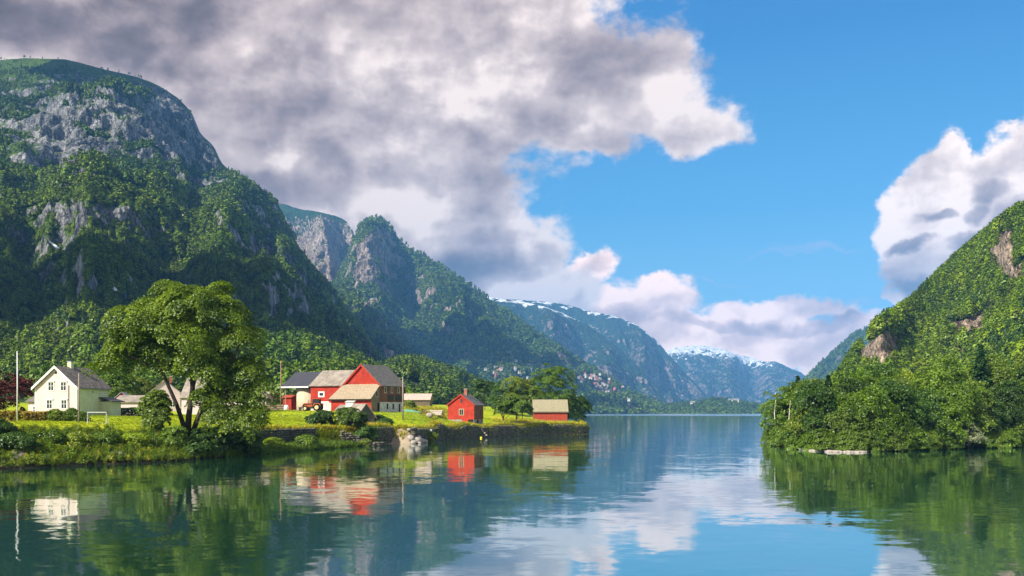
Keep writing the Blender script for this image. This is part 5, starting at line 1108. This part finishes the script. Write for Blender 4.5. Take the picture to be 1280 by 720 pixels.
# ------------------------------------------------------------------ smaller trees of the left shore
def blobtree(w_, h, base, seed, n=60, per=70, leaf=.17, pr=.7, droop=.2, k=5, r0=.14, flat=.22, jit=.55):
    r = np.random.default_rng(seed); es = [(0,0,base+(h-base)*.5,w_*.36,w_*.36,(h-base)*.5)]
    for i in range(k):
        a = r.random()*6.28; z = base+(h-base)*(.2+.6*r.random()); es.append((math.cos(a)*w_*.26, math.sin(a)*w_*.26, z, w_*.26, w_*.26, (h-base)*.24))
    return lambda: tree_mesh(es, n, per, leaf, pr, seed, droop=droop, r0=r0, flat=flat, jit=jit)
TREES = [
 ('broadleaf_tree','small round apple tree standing left before the boathouse',(629,266),8,7.6,1.6,G_leaf,1),('broadleaf_tree','small round tree with a low trunk, nearest the golden grass',(645,262),9,8.8,1.9,G_leaf,2),
 ('broadleaf_tree','tall pointed green tree rising behind the roof of the boathouse',(690,306),22,17.5,1.5,G_leaf,3),('broadleaf_tree','dark bushy tree at the right behind the boathouse roof',(718,312),13,12.5,.8,G_dark,4),
 ('broadleaf_tree','olive rounded tree between the cottage and the boathouse, the tallest left of the pointed one',(653,300),14,13,1.2,G_yel,5),('broadleaf_tree','dark middle sized tree directly left of the olive one',(628,318),12,11.5,1.,G_dark,6),
 ('broadleaf_tree','green tree at the left end of the clump, right of the cottage chimney',(606,330),11,10,.8,G_dark,7),('broadleaf_tree','leafy tree filling the gap behind the small apple trees',(668,296),12.,10,.8,G_leaf,8),
 ('broadleaf_tree','light green tree behind the white house, right of its roof',(152,232),9,8.2,.8,G_leaf,9),('broadleaf_tree','olive tree peeking over the garage roof',(172,240),8,7.2,.8,G_yel,10),
 ('broadleaf_tree','pale green tree behind the chimney side of the white house',(60,235),10,10.5,.8,G_dark,12),('broadleaf_tree','small tree behind the outhouse at the foot of the hill',(338,262),6,5.5,.6,G_yel,13),
 ('sapling','slender sapling at the left foot of the big tree',(196,137),4.4,6.2,.4,G_leaf,14)]
for (nm, lb, (px, Y), w_, h, b_, mt_, sd_) in TREES:
    q = on(px, Y); big_ = h > 12
    plant_tree(nm, lb, 'tree', q, 'ls%d' % sd_, blobtree(w_, h, b_, 100+sd_, 190 if big_ else 110, 90, .20, .95 if big_ else .7), mt_)
SHR = [
 ('shrub','round dark green bush, left of the two big bushes before the barn',(402,190),5.4,3.5,G_dark),('shrub','largest round bush, half covering the stone hut',(436,188.5),6.6,4.4,G_leaf),('shrub','dense dark bush right at the door side of the stone hut',(456,187.5),4.4,3.6,G_dark),
 ('shrub','low dark bush behind the stone wall right of the hut',(474,208),4.4,2.6,G_dark),('shrub','small bush touching the right side of the stone hut',(484,207),2.6,2.2,G_dark),('copper_beech','dark copper red tree at the far left edge',(4,182),9.5,8.2,G_red),
 ('shrub','green garden bush with a thin stem before the white house',(66,158),2.6,1.9,G_leaf),('shrub','yellow green garden bush under the left front window',(78,156),2.2,1.8,G_yel),('shrub','green garden bush under the right front window',(90,157),2.4,2.1,G_leaf),
 ('shrub','small leafy bush at the foot of the wooden pole',(103,156),1.8,1.8,G_leaf),('shrub','big dark bush at the water under the right side of the big tree',(270,138.5),6.2,4.2,G_dark),('shrub','second dark bush at the water under the hanging branches',(300,144),5.6,3.6,G_dark),
 ('shrub','bright bush on the bank just left of the big trunk',(214,133),3.8,3.2,G_leaf),('shrub','dark bush at the water right at the trunk foot',(240,134.5),4.4,3.0,G_dark),('shrub','dark overhanging bush on the left bank below the hedge',(18,117),5.0,2.2,G_dark),
 ('shrub','yellow green bush low on the bank in full sun',(95,124),3.4,1.7,G_yel),('shrub','green bush in the middle of the left bank',(130,126.5),3.4,1.8,G_leaf),('shrub','olive bush on the bank below the goal',(165,129),3.8,1.7,G_weed),
 ('shrub','low yellow bush at the bottom of the ramp',(453,185.5),2.6,1.5,G_yel),('shrub','small yellow bush behind the driveway fence',(512,262),3.0,2.2,G_yel),('shrub','leafy bush growing at the wall left of the ramp',(385,169),3.6,2.4,G_leaf),('shrub','bush with red tips below the wall near the big tree',(345,160),3.2,2.0,G_weed),
 ('shrub','dark bush at the left rim of the picture on the bank top',(-8,119),6.,2.4,G_dark),('shrub','green bush on the bank left of the yellow one',(62,122),3.2,1.6,G_leaf),('shrub','tall weeds grown to a bush beside the white rocks',(538,211),2.4,2.2,G_yel)]
for i, (nm, lb, (px, Y), w_, h, mt_) in enumerate(SHR):
    q = on(px, Y, -.15); r2 = h*.5
    plant_tree(nm, lb, 'bush' if nm == 'shrub' else 'tree', q, 'sh%d' % i, blobtree(w_*1.1, h, -.2, 300+i, int(60+w_*22), 70, .14, .5, .15, 7, .05), mt_, trunkname='stems', crownname='foliage')
def hedge(name, label, a, b, h, dpt, mt_, seed, n=2600):
    r = np.random.default_rng(seed); A_, B_ = on(*a), on(*b); L = (B_-A_).length; root = empty(name, A_, math.atan2(B_.y-A_.y, B_.x-A_.x), label, 'hedge')
    u = r.random(n)*L; v = r.normal(size=n)*dpt*.4; hh = h*(.85+.25*fbm(u/1.6, seed, 0, 3)); z = hh*(1-r.random(n)**2.2); zz = u/L*(B_.z-A_.z)
    C = np.stack([u, v, z+zz], 1); N = np.stack([r.normal(size=n)*.3, np.sign(v)*.6, .3+z/h], 1)+r.normal(size=(n, 3))*.4
    V, F = leaves(C, N, np.full(n, .16), r); npmesh('foliage', V, F, mt_, root, fattr={'rnd': np.clip(.25+.6*z/h*r.random(n)*1.4, 0, 1)})
    mb = MB()
    for i in range(int(L/.8)): mb.tube([(i*.8, 0, zz.max()*i*.8/L-.1), (i*.8+.1, 0, zz.max()*i*.8/L+h*.7)], [.05, .02], 5)
    mb.build('stems', bark, root); return root
hedge('hedge', 'long garden hedge with orange tips left of the white house', (-20,152), (26,152), 1.9, 1.4, G_hedge, 1)
hedge('hedge', 'shorter orange tipped hedge right of the flagpole', (30,152.5), (57,153), 1.8, 1.4, G_hedge, 2, 2200)
hedge('hedge', 'dark green hedge in front of the garage', (146,178), (196,176), 1.9, 1.6, G_dark, 3, 3400)

# ------------------------------------------------------------------ boulders
rock_l = simple('pale_boulder', (.42, .37, .32), .9, .35, 1.5, bump=.6, dirt=(.20,.18,.15,1)); rock_d = simple('dark_boulder', (.14, .125, .11), .9, .35, 1.5, bump=.6)
def boulder(label, px, Y, s, z=None, mat=None, group='boulders along the waterline', seed=0):
    x = X(px, Y); z = gz(x, Y) if z is None else z
    V, F = stone((0, 0, s*.28), (s*.62, s*.5, s*.42), seed*1.7, seed*3.1+1, .35); o = npmesh('boulder', V, F, mat or rock_l, None, False); o.location = (x, Y, z); tag(o, label, 'boulder', group)
r = np.random.default_rng(4)
for i in range(16):
    px = 95+r.random()*125; Y = np.interp(px, [60,130,210], [118.5,122.5,128.5]); boulder('small pale boulder at the foot of the weedy left bank', px, Y+r.random()*.8, .35+.6*r.random()**2, seed=i, mat=rock_l if i % 3 else rock_d)
for i in range(22):
    px = -10+r.random()*75; Y = np.interp(px, [-60,0,60], [109,111.5,116]); boulder('dark boulder at the waterline below the shaded left bank', px, Y+r.random()*2.2, .5+.8*r.random(), seed=30+i, mat=rock_d, group='dark boulders below the bank')
for i, (px, Y, s) in enumerate([(514,200,1.5),(520,200.5,1.9),(527,203,1.4),(517,199,1.0),(524,200,.9),(531,205,1.1),(511,201,.8),(521,202.5,1.6)]):
    boulder('pale broken rock in the heap between the two quay walls', px, Y, s, seed=60+i, group='heap of pale rocks')
for i, (px, Y, s) in enumerate([(470,186.5,1.1),(477,188.5,1.2),(483,191,1.0),(466,186,.9),(474,187,.8)]):
    boulder('grey rock at the lower end of the stone ramp', px, Y, s, seed=80+i, group='rocks at the ramp end')
for i, (px, Y, s) in enumerate([(598,247,.6),(601,246.5,.55),(603,246,.5),(606,245.8,.5),(608,245.5,.45)]):
    boulder('white stone on the quay below the cottage door', px, Y, s, z=[2.3,1.9,1.5,1.0,.5][i], seed=90+i, group='white stones below the cottage', mat=rock_l)
boulder('white stone lying alone in the meadow left of the cottage', 537, 236, 1.6, seed=99, group=None)
a = MB(); 
bq = W(601.5, 545.3, 240); o = MB(); o.tube([(0,0,0),(0,0,.12),(0,0,.38),(0,0,.5)], [.08,.28,.28,.08], 12); b_ = o.build('buoy', simple('buoy_yellow', (.75,.60,.03), .4, .05), None, True); b_.location = (bq.x, bq.y, -.1); tag(b_, 'small yellow buoy floating below the cottage', 'buoy')
# timber pile, bag, green sheet, bench-like planks
def logs(name, label, px, Y, n, L, rz, mat, rad=.22):
    q = on(px, Y); root = empty(name, q, rz, label, 'timber'); rr_ = np.random.default_rng(int(px))
    k_ = 0; row = 0; left = n; w_ = max(2, int(math.sqrt(n*2)))
    while left > 0 and w_ > 0:
        for j in range(min(w_, left)):
            a = MB(); y_ = (j-w_/2+.5)*rad*2.05; z_ = rad+row*rad*1.78; a.tube([(-L/2+rr_.normal()*.1, y_, z_), (L/2, y_, z_)], rad*.97, 8); a.build('log', mat, root)
        left -= w_; w_ -= 1; row += 1
    return root
logs('timber_pile', 'stack of brown logs on the yard left of the silo', 342, 244, 9, 6., R(4), oldwood, .3)
logs('timber_pile', 'heap of pale logs beside the driveway right of the barn', 542, 262, 6, 5.5, R(-25), simple('pale_wood', (.48,.42,.36), .9, .2), .25)
q = on(358, 236); a = MB(); a.tube([(0,0,0),(0,0,.1),(0,0,.9),(0,0,1.25),(0,0,1.35)], [.45,.62,.6,.42,.15], 12); o = a.build('bulk_bag', trim, None, True); o.location = q; tag(o, 'white bulk bag standing on the yard left of the silo', 'bag')
q = on(510, 256); xs_ = np.linspace(-3.5, 3.5, 24); ys_ = np.linspace(-1.6, 1.6, 10); A_, B_ = np.meshgrid(xs_, ys_, indexing='ij'); Z_ = .9*np.exp(-(A_/2.8)**2-(B_/1.2)**2)+.12*fbm(A_, B_, 2., 3)+.05
idx = np.arange(240).reshape(24, 10); Fq = np.stack([idx[:-1,:-1],idx[1:,:-1],idx[1:,1:],idx[:-1,1:]], -1).reshape(-1, 4)
o = npmesh('tarpaulin', np.stack([A_, B_, Z_], -1).reshape(-1, 3), Fq, simple('green_tarpaulin', (.14,.34,.20), .5, .2), None, True); o.location = q; tag(o, 'crumpled green tarpaulin over a heap right of the barn', 'tarpaulin')
q = on(533, 211); root = empty('bench', q, R(6), 'pale wooden bench on the quay grass right of the heap of rocks', 'bench')
a = MB(); a.box(-1.2,1.2,-.2,.2,.42,.48); a.build('seat', pole_p, root, bevel=.01); a = MB(); a.box(-1.2,1.2,.2,.25,.6,.85); a.build('backrest', pole_p, root)
for s in (-1, 1): a = MB(); a.box(s*1.0-.05,s*1.0+.05,-.18,.24,0,.85 if False else .42); a.build('leg', pole_w, root)

# ------------------------------------------------------------------ right shore: trees one by one
from mathutils import kdtree
v5 = M5['V'][:, :M5['nT']].reshape(-1, 3); kd = kdtree.KDTree(len(v5))
for i, q in enumerate(v5): kd.insert((q[0], q[1], 0), i)
kd.balance()
def z5(x, y): return float(v5[kd.find((x, y, 0))[1]][2])
def bigleaf(w_, h, seed, n=150, per=85, leaf=.17): return blobtree(w_, h, .7, seed, n, per, leaf, .85, .12, 9, .16, .5, .7)
KIND = [('broadleaf_tree', 'leafy green tree in the dense row along the right shore', 'leafy trees along the right shore', bigleaf(7.2, 11, 501), G_leaf), ('broadleaf_tree', None, None, bigleaf(6.4, 12, 502), G_leaf), ('broadleaf_tree', None, None, bigleaf(8.2, 10.5, 503), G_leaf),
        ('olive_tree', 'yellowish green tree in the dense row along the right shore', 'yellowish trees along the right shore', bigleaf(7, 10, 504), G_yel), ('dark_tree', 'dark leafy tree in the dense row along the right shore', 'dark trees along the right shore', bigleaf(7, 11, 505), G_dark),
        ('spruce_tree', 'dark pointed spruce among the leafy trees on the right shore', 'spruces on the right shore', spruce_gen(13, 61), G_pine), ('spruce_tree', None, None, spruce_gen(14, 62, rb=2.9), G_pine)]
names = {0: 'broadleaf_tree', 3: 'broadleaf_tree', 4: 'broadleaf_tree'}
spots_ = []
for px in (968, 978, 990): spots_.append((px, 196+(px-968)*-.5, .55))
pxs_ = [1000,1012,1026,1040,1056,1072,1088,1104,1121,1138,1156,1174,1194,1214,1232,1250,1268,1288]
shY = lambda px: float(np.interp(px, [958,975,1000,1030,1070,1120,1160,1200,1240,1285,1350], [212,186,170,161,159,162,167,172,176,180,178]))
for i, px in enumerate(pxs_): spots_.append((px, shY(px)+2+2.5*r.random(), .85+.25*r.random()))
for i, px in enumerate(np.arange(985, 1300, 17)): spots_.append((px+r.normal()*3, shY(px)+11+3*r.random(), .95+.35*r.random()))
for i, px in enumerate(np.arange(995, 1305, 19)): spots_.append((px+r.normal()*3, shY(px)+22+4*r.random(), 1.+.25*r.random()))
sprm = {1003, 1040}
for i, (px, Y, s_) in enumerate(spots_):
    back_ = s_ > .95 or (Y-shY(px)) > 8
    k_ = int(r.choice([0,1,2,3,4,5,6], p=[.26,.22,.20,.15,.15,.01,.01] if back_ else [.28,.24,.24,.14,.10,0,0]))
    if back_ and any(abs(px-q) < 9 for q in sprm): k_ = 5+int(i % 2); s_ *= .84
    nm, lb, gp_, gen, mt_ = KIND[k_]; base = {1:0, 2:0, 6:5}.get(k_, k_); lb, gp_ = KIND[base][1], KIND[base][2]
    x = X(px, Y); plant_tree({3:'broadleaf_tree', 4:'broadleaf_tree'}.get(k_, nm), lb, 'tree', (x, Y, z5(x, Y)-.2), 'k%d' % k_, gen, mt_, group=gp_, rz=r.random()*6.28, sc=s_*(.95+.1*r.random()))
# bushes that overhang the water
bushg = blobtree(4.4, 3.2, -.2, 700, 90, 70, .15, .55, .15, 5, .05)
for i, px in enumerate(np.concatenate([np.arange(962, 1000, 7), np.arange(1000, 1300, 9.5)])):
    Y = shY(px)+r.random()*1.2-.4; 
    if 1198 < px < 1222: continue
    x = X(px, Y); plant_tree('shrub', 'low green bush hanging over the water on the right shore', 'bush', (x, Y, max(z5(x, Y), .1)-.2), 'rb', bushg, G_leaf, group='bushes along the right waterline', rz=r.random()*6, sc=.7+.5*r.random(), trunkname='stems', crownname='foliage')
x = X(1210, 171.5); plant_tree('shrub', 'pale greyish willow bush at the water in the right shore row', 'bush', (x, 171.5, .2), 'wil', blobtree(6.2, 4.6, .05, 710, 70, 70, .15, .55, .2, 5, .06), G_grey, trunkname='stems', crownname='foliage')
# sparse birch and the two bare leaning stems on the tip
def birch():
    es = [(-.4,0,4.2,1.6,1.2,.8),(.7,.2,6.0,1.5,1.1,.7),(-.6,0,7.6,1.4,1,.7),(.3,0,9.2,1.1,.9,.8),(-1.4,0,9.9,.8,.6,.5)]
    return tree_mesh(es, 34, 26, .16, .55, 9, limbs=[([(0,0,-.3),(.1,0,3),(-.15,0,6),(.1,0,8.5),(0,0,10.2)], .13)], r0=.13)
x = X(969, 190); plant_tree('birch_tree', 'thin sparse birch at the very tip of the right shore', 'tree', (x, 190, max(z5(x, 190), .1)), 'birch', birch, G_leaf, barkm=bark_birch)
for (px, dx_, h, lb) in ((984,.6,9.6,'straight bare white stem standing beside the sparse birch'),(980,1.7,7.6,'leaning bare white stem leaning towards the straight one')):
    x = X(px, 188); a = MB(); a.tube([(0,0,-.4),(dx_*.4,0,h*.5),(dx_,0,h)], [.12,.10,.05], 8); a.tube([(dx_*.6,0,h*.6),(dx_*.6+.5,0,h*.72)], [.04,.02], 5); o = a.build('dead_trunk', bark_birch, None, True); o.location = (x, 188, z5(x, 188)); tag(o, lb, 'dead tree')
for i in range(26):
    px = 1004+r.random()*92; Y = np.interp(px, [1000,1040,1100], [166,157,157])+r.random()*.8; V, F = stone((0,0,.05), (.4+.8*r.random(), .3+.3*r.random(), .16+.12*r.random()), r.random()*3, i*2.2, .4)
    o = npmesh('flat_rock', V, F, rock_l, None, False); o.location = (X(px, Y), Y, .02); tag(o, 'flat pale rock of the narrow strip at the right waterline', 'rock', 'flat rocks on the right waterline')

# ------------------------------------------------------------------ the village on the far slope
v2 = M2['V'][:, :M2['nT']]; p2x, p2y = M2['px'][:, :M2['nT']], M2['py'][:, :M2['nT']]
hw_ = [simple('village_white', (.55,.54,.52), .7, .05), simple('village_red', (.50,.16,.12), .7, .1), simple('village_yellow', (.70,.55,.34), .7, .1)]; hr_ = [simple('village_roof_red', (.28,.15,.12), .8, .2), simple('village_roof_grey', (.22,.22,.23), .8, .2)]
def vill_mesh(i):
    a = MB(); w_, d, h = 14+3*(i % 3), 10, 6.; a.prism([(-d/2,-6),(d/2,-6),(d/2,h),(0,h+4),(-d/2,h)], -w_/2, w_/2, 'x'); a.cur = 1; a.slab([(-w_/2-.5,-d/2-.8,h-.6),(w_/2+.5,-d/2-.8,h-.6),(w_/2+.5,0,h+4.1),(-w_/2-.5,0,h+4.1)], .4); a.slab([(-w_/2-.5,0,h+4.1),(w_/2+.5,0,h+4.1),(w_/2+.5,d/2+.8,h-.6),(-w_/2-.5,d/2+.8,h-.6)], .4)
    return a
rv = np.random.default_rng(12); vp = []
for (cx, cy, sx_, sy_, n) in ((628,466,11,2.5,18),(650,470,12,5,14),(668,460,11,2.0,24),(655,464,20,6,12),(725,474,14,4,28),(738,472,8,3,14),(752,484,8,4,12),(780,492,14,5,8),(735,489,12,4,5)):
    for i in range(n):
        tx, ty = cx+rv.normal()*sx_, cy+rv.normal()*sy_; d = (p2x-tx)**2+(p2y-ty)**2+np.where(v2[..., 1] > 4300, 1e6, 0); j = np.unravel_index(d.argmin(), d.shape)
        if d[j] < 9: vp.append(v2[j])
src = []
for i, q in enumerate(vp):
    if i < 5: o = vill_mesh(i).build('village_house', [hw_[[0,0,1,0,0][i]], hr_[i % 2]]); src.append(o)
    else: o = src[i % 5].copy(); COL.objects.link(o)
    o.scale = (.52, .52, .6); o.location = (q[0]+rv.normal()*14, q[1]-8+rv.normal()*8, q[2]+7+rv.normal()*3); o.rotation_euler = (0, 0, rv.normal()*.5)
    k_ = i % 5; lb, gp_ = [('tiny white house with a dark or red roof in the village on the far slope', 'white houses of the far village'), ('tiny red house in the village on the far slope', 'red houses of the far village')][1 if k_ == 2 else 0]
    tag(o, lb, 'house', gp_)
v7 = M7['V'][:, :M7['nT']]; p7x, p7y = M7['px'][:, :M7['nT']], M7['py'][:, :M7['nT']]
for i, (tx, ty, lb) in enumerate(((917,505,'long white building in the trees on the far headland'),(803,511,'white house at the left foot of the far headland'),(812,514,'small white boathouse low on the far headland'),(866,508,'small white house in the middle of the far headland'))):
    d = (p7x-tx)**2+(p7y-ty)**2; j = np.unravel_index(d.argmin(), d.shape); q = v7[j]; o = src[1].copy(); COL.objects.link(o); o.location = (q[0], q[1]-6, q[2]+6); o.scale = (2. if i == 0 else 1, 1, 1.1); tag(o, lb, 'house'); o['group'] = 'houses on the far headland'

# ------------------------------------------------------------------ waterfalls on the big mountain
v1_, p1x, p1y = M1['V'][:, :M1['nT']], M1['px'][:, :M1['nT']], M1['py'][:, :M1['nT']]
m, t, p = material('white_water'); t.put(p.inputs['Base Color'], t.mix(t.noise(t.new('ShaderNodeTexCoord').outputs['Object'], .2, 4), (.6,.68,.76,1), (.9,.93,.95,1))); p.inputs['Roughness'].default_value = .7
def fall(label, pts, w_):
    P = []
    for (tx, ty) in pts:
        d = (p1x-tx)**2+(p1y-ty)**2; j = np.unravel_index(d.argmin(), d.shape); P.append(Vector(v1_[j])+Vector((0,-10,7)))
    a = MB(); 
    for i in range(len(P)-1):
        s0, s1 = w_*(.5+.25*i), w_*(.5+.25*(i+1)); q = [P[i]+Vector((-s0,0,0)), P[i]+Vector((s0,0,0)), P[i+1]+Vector((s1,0,0)), P[i+1]+Vector((-s1,0,0))]; b = len(a.v); a.slab(q[::-1], 1.5, (0,-1,0))
    o = a.build('waterfall', m); tag(o, label, 'waterfall', kind='thing')
fall('short white waterfall on the mountain above the big tree', [(141,353),(143,358),(145,363),(147,369),(149,375)], 1.2)
fall('slanting white waterfall on the far left mountain slope', [(60,305),(66,310),(72,315),(78,321)], 1.6)

# ------------------------------------------------------------------ clouds added out of view, left and behind, to throw shade onto the slopes
m, t, p = material('shade_cloud_white'); p.inputs['Base Color'].default_value = (.9,.9,.92,1); p.inputs['Roughness'].default_value = 1; p.inputs['Specular IOR Level'].default_value = 0
t.put(p.inputs['Base Color'], t.mix(t.noise(t.new('ShaderNodeTexCoord').outputs['Object'], .004, 4), (.82,.83,.86,1), (.93,.93,.93,1)))
def cloud(label, target, rx, ry, z=1560, seed=1, n=16):
    k_ = (z-target.z)/SUN.z; c0 = target+SUN*k_; rr_ = np.random.default_rng(seed); V0, F0 = ico(); Vs, Fs = [], []; b = 0
    for i in range(n):
        a_ = rr_.random()*6.28; q = math.sqrt(rr_.random())*.75; s = .36+.22*rr_.random(); V = V0*(1+.3*fbm(V0[:, 0]*1.3+i, V0[:, 1]*1.3, V0[:, 2]*1.3, 3))[:, None]
        V = V*np.array([rx*s, ry*s, min(rx, ry)*s*.45])+np.array([math.cos(a_)*rx*q, math.sin(a_)*ry*q, rr_.normal()*20]); Vs.append(V); Fs.append(F0+b); b += len(V)
    o = npmesh('cloud', np.concatenate(Vs), np.concatenate(Fs), m, None, True); o.location = c0; tag(o, label, 'cloud', kind='stuff')
cloud('grey white cloud added out of view to shade the left mountain foot', W(10, 435, 950), 340, 250, seed=1)
cloud('cloud added out of view to shade the lower slopes under the knob', W(530, 425, 3300), 360, 360, seed=3)
